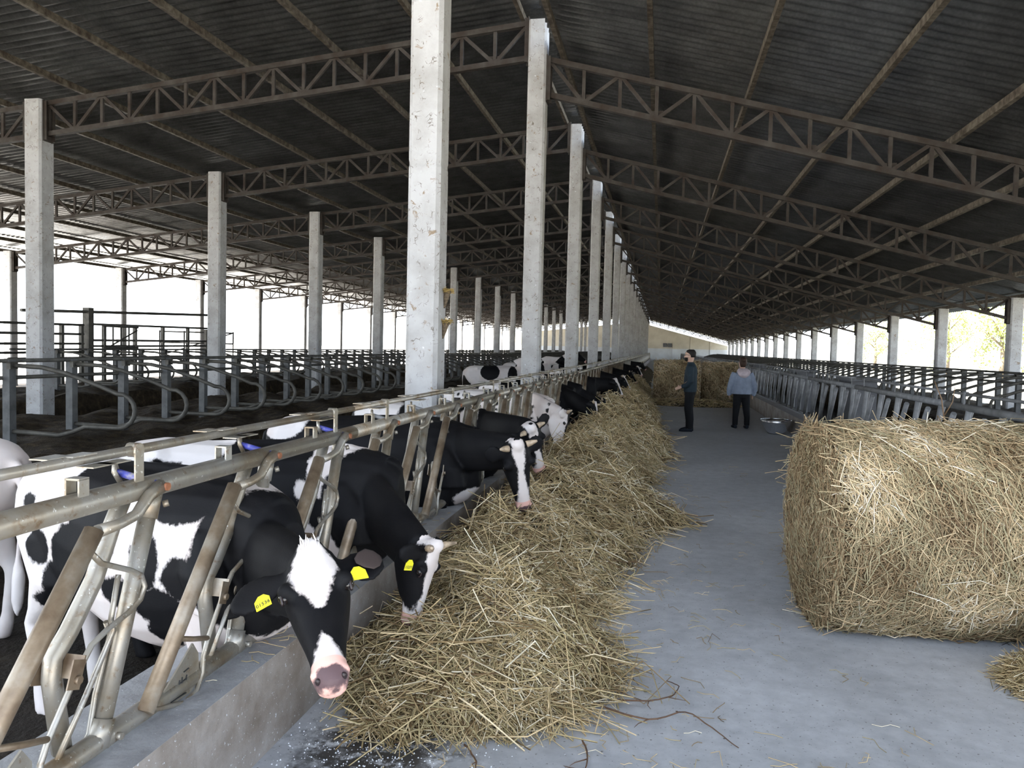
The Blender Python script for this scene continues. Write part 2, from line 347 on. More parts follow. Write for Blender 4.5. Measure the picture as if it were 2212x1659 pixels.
slab('ground', -260, 260, -160, 420, -0.9, -0.5, M['ground'])
slab('ground_left_yard', -260, -24.2, -160, 420, -0.5, -0.15, M['yard'])
slab('ground_bounce_slab', -12, 12, -40, YB, -0.5, -0.02, M['yard'])  # unseen pale slab behind the camera, added to bounce light into the barn
slab('ground_right_yard', 10.4, 260, -160, 420, -0.5, -0.1, M['ground'])

def bed(name, x0, x1, seed):
    # bedding surface: lumpy straw over a concrete platform
    nx, ny = 26, 520
    xs = np.linspace(x0, x1, nx); ys = np.linspace(YB, Y_END, ny); X, Y = np.meshgrid(xs, ys)
    r = np.random.default_rng(seed)
    Z = Z_BED+0.05*np.sin(X*2.1+Y*0.9)*np.sin(Y*1.7+seed)+0.04*np.sin(X*5+Y*3.1)+r.normal(0, 0.02, X.shape)
    edge = np.minimum(X-x0, x1-X); Z = np.where(edge < 0.01, Z_DUNG-0.1, Z)
    V = np.stack([X, Y, Z], -1).reshape(-1, 3)
    i = (np.arange(ny-1)[:, None]*nx+np.arange(nx-1)[None, :]).ravel()
    F = np.stack([i, i+1, i+nx+1, i+nx], 1)
    o = inst(name, quick_mesh(name, V, F, M['bed'])); tag(o, kind='structure'); return o
bed('floor_bedding_left', -11.0, -6.4, 1); bed('floor_bedding_far', -17.6, -13.4, 2); bed('floor_bedding_right', 6.2, 10.4, 3)

# end wall with an open slot under the roof
def end_wall():
    root = empty('wall_end', (0, Y_END, 0)); root['kind'] = 'structure'
    mb = MB(); P = [(-24.0, -0.5), (10.2, -0.5), (10.2, z_right(10.2)-0.75), (-1.9, 6.42-0.75), (-1.9, 7.06-0.75), (-24.0, z_left(-24.0)-0.75)]
    n = len(P); vs = [(x, 0, z) for x, z in P]+[(x, 0.3, z) for x, z in P]
    mb.add(vs, [tuple(reversed(range(n)))]+[tuple(range(n, 2*n))]+[(i, (i+1) % n, n+(i+1) % n, n+i) for i in range(n)])
    mb.build('wall_surface', M['endwall'], root)
    for x in (1.9, 4.6, 7.6):
        MB().box((x, -0.06, (z_right(x)-0.75)/2), (0.22, 0.12, z_right(x)-0.75)).build('pilaster', M['endwall'], root)
end_wall()
for i, x in enumerate((0.6, 1.35)):
    r = empty('wall_fan', (x, Y_END-0.03, 2.55))
    MB().box((0, -0.06, 0), (0.64, 0.10, 0.62)).build('housing', M['fan'], r)
    ring = [(0.26*math.cos(a), -0.13, 0.26*math.sin(a)) for a in np.linspace(0, 2*math.pi, 17)]
    MB().tube(ring, 0.02, 6).build('ring', M['greypipe'], r)
    for k in range(3):
        a = k*2.094+0.3
        MB().bar((0, -0.125, 0), (0.24*math.cos(a), -0.125, 0.24*math.sin(a)), 0.02, 0.09, (math.sin(a), 0, -math.cos(a))).build('blade', M['greypipe'], r)
    tag(r, ('grey square fan on far end wall, the one nearer the ridge columns', 'grey square fan on far end wall, the one nearer the pilaster')[i], 'fan', 'fans on the far end wall')

# roof sheets: one object for each bay and course
def sheet_mesh(name, w, over=0.12):
    nw = 30; p = BAY/nw; prof = []
    for i in range(nw):
        prof += [(i*p+q*p, 0.027-0.027*math.cos(6.2832*q)) for q in (0, .17, .33, .5, .67, .83)]
    prof += [(BAY+q*p, 0.027-0.027*math.cos(6.2832*q)) for q in (0, .17, .33, .5, .67, .83)]; n = len(prof)
    L = w+over; V = [(0.0, y, z) for y, z in prof]+[(L, y, z+0.004) for y, z in prof]
    F = [(i, i+1, n+i+1, n+i) for i in range(n-1)]
    return quick_mesh(name, V, F, M['roof'], smooth=True)
def roof(name, x0, x1, n, zf, lift):
    root = empty(name, (0, 0, 0)); root['kind'] = 'structure'
    dx = (x1-x0)/n; dz = zf(x1)-zf(x0); ang = math.atan2(dz, x1-x0); w = abs(dx)/math.cos(ang)
    me = sheet_mesh('roof_sheet', w)
    y = ROOF_Y0
    ys = []
    while y < Y_END+0.5: ys.append(y); y += BAY
    for c in range(n):
        xa = x0+dx*c
        for j, y in enumerate(ys):
            inst('roof_sheet', me, root, (xa, y, zf(xa)+lift-0.003*(j % 2)), (0, -ang, 0))
    return root
roof('ceiling_left', -24.2, -1.80, 13, z_left, 0.20)
roof('ceiling_right', -1.88, 10.7, 8, z_right, 0.20)

PX_L = [-2.4-1.64*k for k in range(14)]
PX_R = [-1.72]+[-0.28+1.5*k for k in range(7)]+[10.05]
for k, x in enumerate(PX_L):
    r = empty('purlin', (x, 0, z_left(x)+0.10))
    for s in range(7):
        ya = ROOF_Y0+s*18.2; yb = min(ya+18.2, Y_END+0.6)
        MB().box((0, (ya+yb)/2, 0.0), (0.07, yb-ya-0.02, 0.11)).build('channel', M['purlin'], r)
    tag(r, f'long rusty purlin over the stalls, {ORD[k]} down from the ridge', 'purlin', 'purlins of the low-pitched roof slope')
for k, x in enumerate(PX_R):
    r = empty('purlin', (x, 0, z_right(x)+0.10))
    for s in range(7):
        ya = ROOF_Y0+s*18.2; yb = min(ya+18.2, Y_END+0.6)
        MB().box((0, (ya+yb)/2, 0.0), (0.07, yb-ya-0.02, 0.11)).build('channel', M['purlin'], r)
    tag(r, f'long rusty purlin over the feed alley side, {ORD[k]} down from the ridge', 'purlin', 'purlins of the steep roof slope')

# ------------------------------------------------------------------ columns
def column_mesh(h, w=0.30, z0=-0.5):
    c = 0.035; a = w/2
    P = [(-a+c,-a),(a-c,-a),(a,-a+c),(a,a-c),(a-c,a),(-a+c,a),(-a,a-c),(-a,-a+c)]
    mb = MB(); zs = [z0, 0.4, 1.2, 2.0, 3.28, 3.30, 3.33, 3.35, 5.0, h] if h > 5.5 else [z0, 1.0, 2.0, h]
    vs = []
    for z in zs:
        k = 0.97 if z in (3.30, 3.33) else 1.0
        vs += [(x*k, y*k, z) for x, y in P]
    fs = [(i*8+k, i*8+(k+1) % 8, (i+1)*8+(k+1) % 8, (i+1)*8+k) for i in range(len(zs)-1) for k in range(8)]
    fs += [tuple(reversed(range(8))), tuple((len(zs)-1)*8+k for k in range(8))]
    mb.add(vs, fs); return mb.mesh('shaft', M['column'])
rows = [(X_MID, 0, NB, 7.00, 'tall whitewashed concrete column', 'ridge row behind the feed barrier', 0.30, [(-1, z_left(X_MID)-0.02), (1, z_right(X_MID+0.2)-0.02)]),
        (X_IN, 0, NB, z_left(X_IN)+0.03, 'grey concrete column', 'row among the bedding stalls', 0.36, [(-1, z_left(X_IN)-0.02), (1, z_left(X_IN)-0.02)]),
        (X_OUT, 2, NB, z_left(X_OUT)+0.03, 'pale backlit concrete column', 'outermost row against the bright yard', 0.34, [(1, z_left(X_OUT)-0.02)]),
        (X_R, 2, NB, z_right(X_R)+0.03, 'short whitewashed concrete column', 'low eave row before the trees', 0.34, [(-1, z_right(X_R)-0.02)])]
plate = MB().box((0, 0, -0.33), (0.02, 0.24, 0.74)).box((0.03, 0.10, -0.33), (0.06, 0.02, 0.70)).box((0.03, -0.10, -0.33), (0.06, 0.02, 0.70)).mesh('bracket', M['steel'])
for X, n0, n1, h, what, where, w, br in rows:
    me = column_mesh(h, w); first = n0 if X != X_IN else 1
    vis0 = {X_MID: 0, X_IN: 1, X_OUT: 3, X_R: 3}[X]
    for n in range(vis0, n1):
        r = empty('concrete_column', (X, Y0+BAY*n, 0))
        inst('shaft', me, r)
        for s, zt in br:
            inst('bracket', plate, r, (s*(w/2+0.01), 0, zt), (0, 0, 0 if s > 0 else math.pi))
        k = n-vis0
        tag(r, f'{what}, {ORD[k]} from the camera in the {where}', 'column', f'columns of the {where}')

# ------------------------------------------------------------------ trusses
def truss(name, x0, x1, zf, n, depth, label, group, detail, y, cache={}):
    key = (x0, x1, detail)
    r = empty(name, (0, y, 0))
    if key not in cache:
        parts = []
        dx = (x1-x0)/n; cw = 0.085
        tp = lambda i: Vector((x0+dx*i, 0, zf(x0+dx*i)-0.04)); bp = lambda i: Vector((x0+dx*i, 0, zf(x0+dx*i)-depth))
        parts.append(('top_chord', MB().bar(tp(0), tp(n), 0.10, cw).mesh('top_chord', M['steel'])))
        parts.append(('bottom_chord', MB().bar(bp(0), bp(n), 0.10, cw).mesh('bottom_chord', M['steel'])))
        webs = []
        for i in range(n+1): webs.append(('vertical_bar', bp(i), tp(i)))
        for i in range(n):
            webs.append(('diagonal_bar', bp(i), tp(i+1)) if i % 2 else ('diagonal_bar', tp(i), bp(i+1)))
        if detail:
            for nm, a, b in webs: parts.append((nm, MB().bar(a, b, 0.045, 0.055, (1, 0, 0)).mesh(nm, M['steel'])))
            for i in range(1, n, 2):
                parts.append(('gusset_plate', MB().box(bp(i)+Vector((0, 0.03, 0.07)), (0.22, 0.012, 0.14)).mesh('gusset_plate', M['steel'])))
        else:
            mb = MB()
            for nm, a, b in webs: mb.bar(a, b, 0.045, 0.055, (1, 0, 0))
            parts.append(('web', mb.mesh('web', M['steel'])))
        cache[key] = parts
    for nm, me in cache[key]: inst(nm, me, r)
    tag(r, label, 'truss', group)
for n in range(0, NB):
    y = Y0+BAY*n; d = n <= 4
    k = ORD[n]
    # the two slopes and the outer span are separate trusses
    truss('roof_truss', X_MID-0.17, X_IN+0.20, z_left, 16, 0.60, f'rusty lattice truss between ridge and stall columns, {k} frame from the camera', 'inner trusses of the low-pitched roof', d, y)
    if n >= 1: truss('roof_truss', X_IN-0.20, X_OUT+0.19, z_left, 20, 0.60, f'lattice truss of the outer span by the yard, {k} frame from the camera', 'outer trusses of the low-pitched roof', d, y)
    truss('roof_truss', X_MID+0.17, X_R-0.19, z_right, 20, 0.60, f'rusty lattice truss over the feed alley, {k} frame from the camera', 'trusses of the steep roof', d, y)

# ================================================================== FEED BARRIERS
def pl(y, z, dx=0.0): return Vector((dx, y, z))
PITCH = 0.80
def cell_parts(detail):
    """meshes of one headlock, local: y along the barrier relative to its bolt, z up, x towards the alley."""
    sg = 10 if detail > 1 else 6
    D = {}
    D['fixed_post'] = MB().tube([pl(0.02, 1.17), pl(-0.25, 0.42)], 0.029, sg).mesh('fixed_post', M['galv'])
    D['bent_post'] = MB().tube([pl(-0.06, 1.17, -0.05), pl(-0.12, 1.08, -0.05), pl(-0.20, 0.93, -0.05), pl(-0.31, 0.80, -0.05), pl(-0.375, 0.74, -0.05), pl(-0.38, 0.68, -0.05), pl(-0.34, 0.44, -0.05)], 0.029, sg).mesh('bent_post', M['galv'])
    D['swing_bar'] = MB().tube([pl(-0.30, 1.115, 0.03), pl(-0.86, 0.44, 0.03)], 0.030, sg).mesh('swing_bar', M['brownpipe'])
    if detail > 1:
        D['loop_rod'] = MB().tube([pl(-0.335, 1.07, 0.03), pl(-0.27, 1.006, 0.03), pl(-0.13, 0.945, 0.03), pl(-0.08, 0.915, 0.03), pl(-0.062, 0.873, 0.03), pl(-0.085, 0.835, 0.03), pl(-0.137, 0.811, 0.03), pl(-0.237, 0.791, 0.03), pl(-0.313, 0.765, 0.03), pl(-0.38, 0.695, 0.03), pl(-0.486, 0.556, 0.03), pl(-0.515, 0.50, 0.03), pl(-0.52, 0.44, 0.03), pl(-0.56, 0.385, 0.03), pl(-0.64, 0.375, 0.03), pl(-0.80, 0.425, 0.03), pl(-0.84, 0.45, 0.03)], 0.0095, 8).mesh('loop_rod', M['galv'])
        D['cross_stub'] = MB().tube([pl(-0.70, 0.635, 0.03), pl(-0.58, 0.59, 0.03), pl(-0.488, 0.56, 0.03)], 0.010, 8).mesh('cross_stub', M['brownpipe'])
        D['guide_rod'] = MB().tube([pl(-0.152, 0.935, 0.0), pl(-0.187, 0.80, 0.0), pl(-0.175, 0.76, 0.0), pl(-0.30, 0.60, 0.0), pl(-0.432, 0.44, 0.0)], 0.009, 8).mesh('guide_rod', M['galv'])
        D['rear_rod'] = MB().tube([pl(-0.185, 0.79, -0.02), pl(-0.165, 0.74, -0.02), pl(-0.234, 0.574, -0.02), pl(-0.262, 0.46, -0.02), pl(-0.315, 0.41, -0.02)], 0.009, 8).mesh('rear_rod', M['galv'])
        D['lever'] = MB().tube([pl(0.0, 1.20, 0.045), pl(-0.07, 1.18, 0.05), pl(-0.13, 1.13, 0.05), pl(-0.21, 1.115, 0.045), pl(-0.29, 1.11, 0.035)], [0.026, 0.021, 0.019, 0.018, 0.022], 8).mesh('lever', M['galv'])
        D['pivot_bolt'] = MB().tube([pl(0.0, 1.20, 0.03), pl(0.0, 1.20, 0.076)], 0.014, 8).mesh('pivot_bolt', M['rustbolt'])
        D['release_handle'] = MB().tube([pl(-0.03, 1.245, -0.10), pl(0.0, 1.205, 0.04)], 0.013, 8).mesh('release_handle', M['blue'])
        D['handle_hook'] = MB().tube([pl(-0.03, 1.21, -0.085), pl(-0.055, 1.25, -0.09), pl(-0.045, 1.275, -0.095), pl(-0.03, 1.255, -0.10)], 0.009, 6).mesh('handle_hook', M['galv'])
        D['stop_tab'] = MB().box(pl(-0.335, 1.25, 0.022), (0.006, 0.042, 0.055)).box(pl(-0.335, 1.25, -0.022), (0.006, 0.042, 0.055)).box(pl(-0.335, 1.277, 0.0), (0.05, 0.042, 0.006)).mesh('stop_tab', M['galv'])
        D['pivot_plate'] = MB().box(pl(-0.385, 0.705, 0.037), (0.005, 0.052, 0.085), Matrix.Rotation(-0.35, 3, 'X')).box(pl(-0.385, 0.705, -0.086), (0.005, 0.052, 0.085), Matrix.Rotation(-0.35, 3, 'X')).box(pl(-0.357, 0.715, -0.025), (0.125, 0.005, 0.07), Matrix.Rotation(-0.35, 3, 'X')).tube([pl(-0.385, 0.69, 0.036), pl(-0.385, 0.69, 0.052)], 0.013, 8).mesh('pivot_plate', M['brownpipe'])
        D['top_socket'] = MB().tube([pl(0.022, 1.175), pl(-0.008, 1.09)], 0.034, 10).tube([pl(0.035, 1.13, 0.03), pl(0.045, 1.135, 0.045)], 0.012, 8).mesh('top_socket', M['galv'])
        D['foot_socket'] = MB().tube([pl(-0.222, 0.495), pl(-0.252, 0.415)], 0.037, 10).tube([pl(-0.20, 0.43, 0.03), pl(-0.20, 0.43, 0.05)], 0.012, 8).mesh('foot_socket', M['galv'])
        P = [(-0.57, 0.57), (-0.80, 0.42), (-0.74, 0.395), (-0.58, 0.39), (-0.53, 0.42), (-0.535, 0.52)]
        n = len(P); vs = [pl(y, z, 0.015) for y, z in P]+[pl(y, z, 0.022) for y, z in P]
        D['flap_plate'] = MB().add(vs, [tuple(range(n)), tuple(reversed(range(n, 2*n)))]+[(i, n+i, n+(i+1) % n, (i+1) % n) for i in range(n)]).mesh('flap_plate', M['galv'])
        mk = MB()
        for a, b in (((-0.63,0.485),(-0.60,0.488)), ((-0.655,0.465),(-0.668,0.43)), ((-0.612,0.468),(-0.625,0.432)), ((-0.662,0.452),(-0.618,0.455)), ((-0.64,0.47),(-0.645,0.44)), ((-0.668,0.43),(-0.645,0.452)), ((-0.625,0.432),(-0.64,0.452))):
            mk.bar(pl(a[0], a[1], 0.0235), pl(b[0], b[1], 0.0235), 0.003, 0.006, (1, 0, 0))
        D['stamped_mark'] = mk.mesh('stamped_mark', M['darkmark'])
        D['slot'] = MB().bar(pl(-0.71, 0.408, 0.0235), pl(-0.62, 0.404, 0.0235), 0.012, 0.003, (0, 0, 1)).mesh('slot', M['darkmark'])
        D['rod_plates'] = MB().box(pl(-0.40, 1.347, -0.03), (0.06, 0.10, 0.004)).box(pl(-0.33, 1.347, 0.0), (0.05, 0.10, 0.004)).box(pl(-0.29, 1.312, 0.03), (0.06, 0.10, 0.004)).box(pl(-0.22, 1.312, 0.035), (0.05, 0.10, 0.004)).mesh('rod_plates', M['galv'])
    return D
CELL2, CELL1 = cell_parts(2), cell_parts(1)
HANG = {'loop_rod': 'swing_bar', 'cross_stub': 'swing_bar', 'flap_plate': 'swing_bar', 'lever': 'swing_bar', 'top_socket': 'fixed_post', 'foot_socket': 'fixed_post', 'pivot_plate': 'bent_post', 'guide_rod': 'bent_post', 'rear_rod': 'bent_post'}
NC = 5; SEC = NC*PITCH
BLUE = M['blue']
def section_rails(mats, sg):
    top = MB().tube([(0,0,1.196),(0,SEC,1.196)], 0.038, sg).mesh('top_rail', mats)
    bot = MB().tube([(0,0,0.43),(0,SEC,0.43)], 0.034, sg).mesh('bottom_rail', mats)
    rod = MB().tube([(0,0,1.331),(0,SEC,1.331)], 0.016, sg).mesh('lock_rod', mats)
    brk = MB().box((0.018, 0, 1.27), (0.006, 0.042, 0.15)).tube([(-0.02, 0, 1.331), (0.022, 0, 1.331)], 0.024, 10).mesh('rod_bracket', mats)
    return top, bot, rod, brk
def barrier(x, y, side, idx, detail, mats, rails, far=None):
    r = empty('feed_barrier', (x, y, 0), 0 if side > 0 else math.pi)
    # on the other side of the alley the barrier is turned half round
    top, bot, rod, brk = rails
    for nm, me in (('top_rail', top), ('bottom_rail', bot), ('lock_rod', rod)): inst(nm, me, r, (0, 0 if side > 0 else -SEC, 0))
    ys = [PITCH*(i+0.75) if side > 0 else -SEC+PITCH*(i+0.75) for i in range(NC)]
    if detail == 0:
        inst('headlock_bars', far, r, (0, 0 if side > 0 else -SEC, 0)); 
    else:
        C = CELL2 if detail > 1 else CELL1
        for i, yc in enumerate(ys):
            own = {}
            for nm, me in C.items():
                if nm in ('stamped_mark', 'slot'): continue
                if detail == 2 and nm == 'release_handle' and (idx > 0 or i > 3): me = HANDLE_GREY
                p = own.get(HANG.get(nm)) if detail > 1 else None
                if p is not None: o = inst(nm, me, p)
                else: o = inst(nm, me, r, (0, yc, 0))
                own[nm] = o
            if detail > 2:
                for nm in ('stamped_mark', 'slot'): inst(nm, C[nm], own['swing_bar'])
        for yc in ys[::2]: inst('rod_bracket', brk, r, (0, yc-0.075, 0))
    return r
HANDLE_GREY = MB().tube([pl(-0.03, 1.245, -0.10), pl(0.0, 1.205, 0.04)], 0.013, 8).mesh('release_handle', M['greypipe'])
railsL = section_rails(M['galv'], 14); railsL0 = section_rails(M['galv'], 8); railsR = section_rails(M['greypipe'], 8)
def far_bars(mat):
    mb = MB()
    for i in range(NC):
        yc = PITCH*(i+0.75)
        mb.tube([pl(yc+0.02, 1.17), pl(yc-0.25, 0.42)], 0.03, 5).tube([pl(yc-0.06, 1.17, -0.05), pl(yc-0.375, 0.74, -0.05), pl(yc-0.34, 0.44, -0.05)], 0.03, 5).tube([pl(yc-0.30, 1.115, 0.03), pl(yc-0.86, 0.44, 0.03)], 0.03, 5)
        mb.box(pl(yc-0.31, 1.25), (0.05, 0.04, 0.05))
    return mb.mesh('headlock_bars', mat)
farL, farR = far_bars(M['galv']), far_bars(M['greypipe'])
for m_ in ('fixed_post', 'bent_post', 'swing_bar'):
    CELL1[m_+'_r'] = None
CELL1R = {k: v.copy() for k, v in CELL1.items() if v}
for k in list(CELL1): 
    if CELL1[k] is None: del CELL1[k]
for v in CELL1R.values(): v.materials.clear(); v.materials.append(M['greypipe'])
YS = 2.387-2.75*PITCH
for k in range(31):
    det = 3 if k == 0 else 2 if k < 4 else 1 if k < 9 else 0
    r = barrier(X_BAR_L, YS+SEC*k, 1, k, det, M['galv'], railsL if k < 4 else railsL0, farL)
    tag(r, f'galvanised headlock barrier before the cows, {ORD[k]} section from the camera', 'feed barrier', 'headlock barrier sections along the cows')
_c1 = CELL1; 
for k in range(30):
    CELL1 = CELL1R
    r = barrier(X_BAR_R, 5.2+SEC*k, -1, k, 1 if k < 8 else 0, M['greypipe'], railsR, farR)
    r.location.y = 5.2+SEC*k; 
    tag(r, f'dusty grey headlock barrier across the alley, {ORD[k]} section from the camera', 'feed barrier', 'headlock barrier sections across the alley')
CELL1 = _c1

# ================================================================== CUBICLE STALLS
def divider_meshes():
    post = MB().box((0, 0, 0.62), (0.11, 0.11, 1.50)).mesh('post', M['postconc'])
    # loop: top pipe slopes down from the post, turns round at the nose and runs back low, then dips to its foot clamp
    L = [(0.06, 1.30), (0.5, 1.285), (0.85, 1.22), (1.35, 1.07), (1.62, 0.97)]
    for a in np.linspace(70, -85, 8): L.append((1.63+0.24*math.cos(math.radians(a)), 0.755+0.225*math.sin(math.radians(a))))
    L += [(1.45, 0.53), (1.15, 0.53), (0.95, 0.45), (0.75, 0.40), (0.06, 0.42)]
    loop = MB().tube([(x, 0, z) for x, z in L], 0.030, 8).mesh('loop_pipe', M['stallpipe'])
    clamp = MB().box((0.05, 0, 1.30), (0.06, 0.13, 0.10)).mesh('clamp', M['stallpipe'])
    return post, loop, clamp
DIV = divider_meshes()
def stall_row(x, y0, y1, step, rz, what, group, near):
    k = 0; y = y0
    while y < y1:
        r = empty('cubicle_divider', (x, y, 0), rz)
        inst('post', DIV[0], r); inst('loop_pipe', DIV[1], r)
        if k < 12: inst('clamp', DIV[2], r)
        lab = f'{what}, {ORD[k]} from the camera' if k < near else f'{what}, small at the far row end'
        tag(r, lab, 'stall divider', group)
        k += 1; y += step
    for z, dxx, nm in ((1.36, 0.0, 'neck_rail'), (1.13, -0.06, 'neck_rail')):
        o = MB().tube([(x+dxx, y0-1.5, z), (x+dxx, y1, z)], 0.028, 8).build('stall_rail', M['stallpipe'])
        tag(o, f'long {"upper" if z > 1.2 else "lower"} pipe rail joining the posts of the {group}', 'rail', 'rails of the '+group)
stall_row(-8.5, 9.03, 122, 1.13, 0.0, 'bent pipe stall divider beyond the cows', 'cubicles facing the cows', 30)
stall_row(-15.5, 18.0, 122, 1.13, 0.0, 'backlit bent pipe stall divider before the bright yard', 'cubicles before the bright yard', 30)
stall_row(8.25, 16.9, 122, 1.13, math.pi, 'bent pipe stall divider under the low eave', 'cubicles under the low eave', 30)

# handling pen of pipes by the far yard
def pen():
    X = -17.4
    def fence(label, y0, y1, rails, posts, ph):
        r = empty('pen_fence', (X, y0, 0))
        for z in rails: MB().tube([(0, 0, z), (0, y1-y0, z+0.04)], 0.035, 8).build('rail', M['stallpipe'], r)
        for p in posts: MB().box((0, p, (ph-0.2)/2), (0.10, 0.10, ph+0.2)).build('post', M['stallpipe'], r)
        tag(r, label, 'fence', 'pipe pen by the bright yard')
    fence('dark pipe pen fence with short uprights, nearest the camera', 15.2, 21.3, (2.02, 1.74, 1.45, 1.2), (0.4, 1.6, 2.8, 4.0, 5.2, 6.0), 2.05)
    fence('dark pipe pen fence beside the tall gate post', 21.7, 28.0, (2.10, 1.60, 1.42, 1.0), (0.5, 2.0, 3.5, 5.0, 6.2), 2.1)
    g = empty('pen_gate', (X, 21.5, 0))
    MB().box((0, 0, 1.2), (0.22, 0.22, 2.8)).build('gate_post', M['stallpipe'], g)
    MB().tube([(0, -2.6, 2.40), (0, 6.6, 2.66)], 0.045, 8).build('overhead_rail', M['stallpipe'], g)
    for i in range(5): MB().tube([(0.3, 0.35+0.38*i, 1.15), (0.3, 0.35+0.38*i, 2.05)], 0.025, 6).build('upright', M['stallpipe'], g)
    for z in (1.15, 1.38, 2.05): MB().tube([(0.3, 0.3, z), (0.3, 1.95, z)], 0.03, 6).build('rail', M['stallpipe'], g)
    MB().tube([(0.3, 0.3, 1.3), (0.3, 1.9, 1.95)], 0.025, 6).build('brace', M['stallpipe'], g)
    tag(g, 'tall dark gate post carrying an overhead pipe rail and a barred gate', 'gate')
    h = empty('pen_gate', (X-2.9, 29.2, 0))
    for z in (1.0, 1.55, 2.0): MB().tube([(0, 0, z), (2.6, 1.2, z)], 0.03, 6).build('rail', M['stallpipe'], h)
    for t in (0, 0.33, 0.66, 1.0): MB().tube([(2.6*t, 1.2*t, 0.0), (2.6*t, 1.2*t, 2.05)], 0.03, 6).build('upright', M['stallpipe'], h)
    MB().tube([(0, 0, 1.0), (2.6, 1.2, 2.0)], 0.025, 6).build('brace', M['stallpipe'], h)
    tag(h, 'open pipe gate with slanting brace standing askew by the pen', 'gate')
pen()

# ================================================================== COWS
def remesh(mb, voxel, it=5, name='body', mat=None):
    me = mb.mesh('tmp', None); ob = bpy.data.objects.new('tmp', me); COL.objects.link(ob)
    md = ob.modifiers.new('r', 'REMESH'); md.mode = 'VOXEL'; md.voxel_size = voxel
    sm = ob.modifiers.new('s', 'SMOOTH'); sm.factor = 0.5; sm.iterations = it
    dg = bpy.context.evaluated_depsgraph_get(); dg.update()
    out = bpy.data.meshes.new_from_object(ob.evaluated_get(dg)); out.name = name
    bpy.data.objects.remove(ob); bpy.data.meshes.remove(me)
    out.polygons.foreach_set('use_smooth', [True]*len(out.polygons))
    out.materials.clear()
    if mat: out.materials.append(mat)
    return out
HEAD = [(-0.045,0.050,0.06,0.035),(-0.02,0.080,0.13,0.012),(0.03,0.100,0.19,0.0),(0.09,0.112,0.225,-0.004),(0.14,0.114,0.235,0.0),(0.20,0.101,0.225,0.004),(0.27,0.086,0.19,0.006),(0.34,0.070,0.16,0.006),(0.40,0.059,0.14,0.004),(0.445,0.057,0.13,0.002),(0.485,0.057,0.122,0.006),(0.515,0.046,0.10,0.018),(0.53,0.026,0.06,0.036)]
def text_mesh(txt, size, mat):
    cu = bpy.data.curves.new('t', 'FONT'); cu.body = txt; cu.size = size; cu.extrude = 0.0004; cu.align_x = 'CENTER'; cu.align_y = 'CENTER'; cu.resolution_u = 2
    ob = bpy.data.objects.new('t', cu); COL.objects.link(ob); dg = bpy.context.evaluated_depsgraph_get(); dg.update()
    me = bpy.data.meshes.new_from_object(ob.evaluated_get(dg)); bpy.data.objects.remove(ob); bpy.data.curves.remove(cu)
    me.materials.clear(); me.materials.append(mat); return me
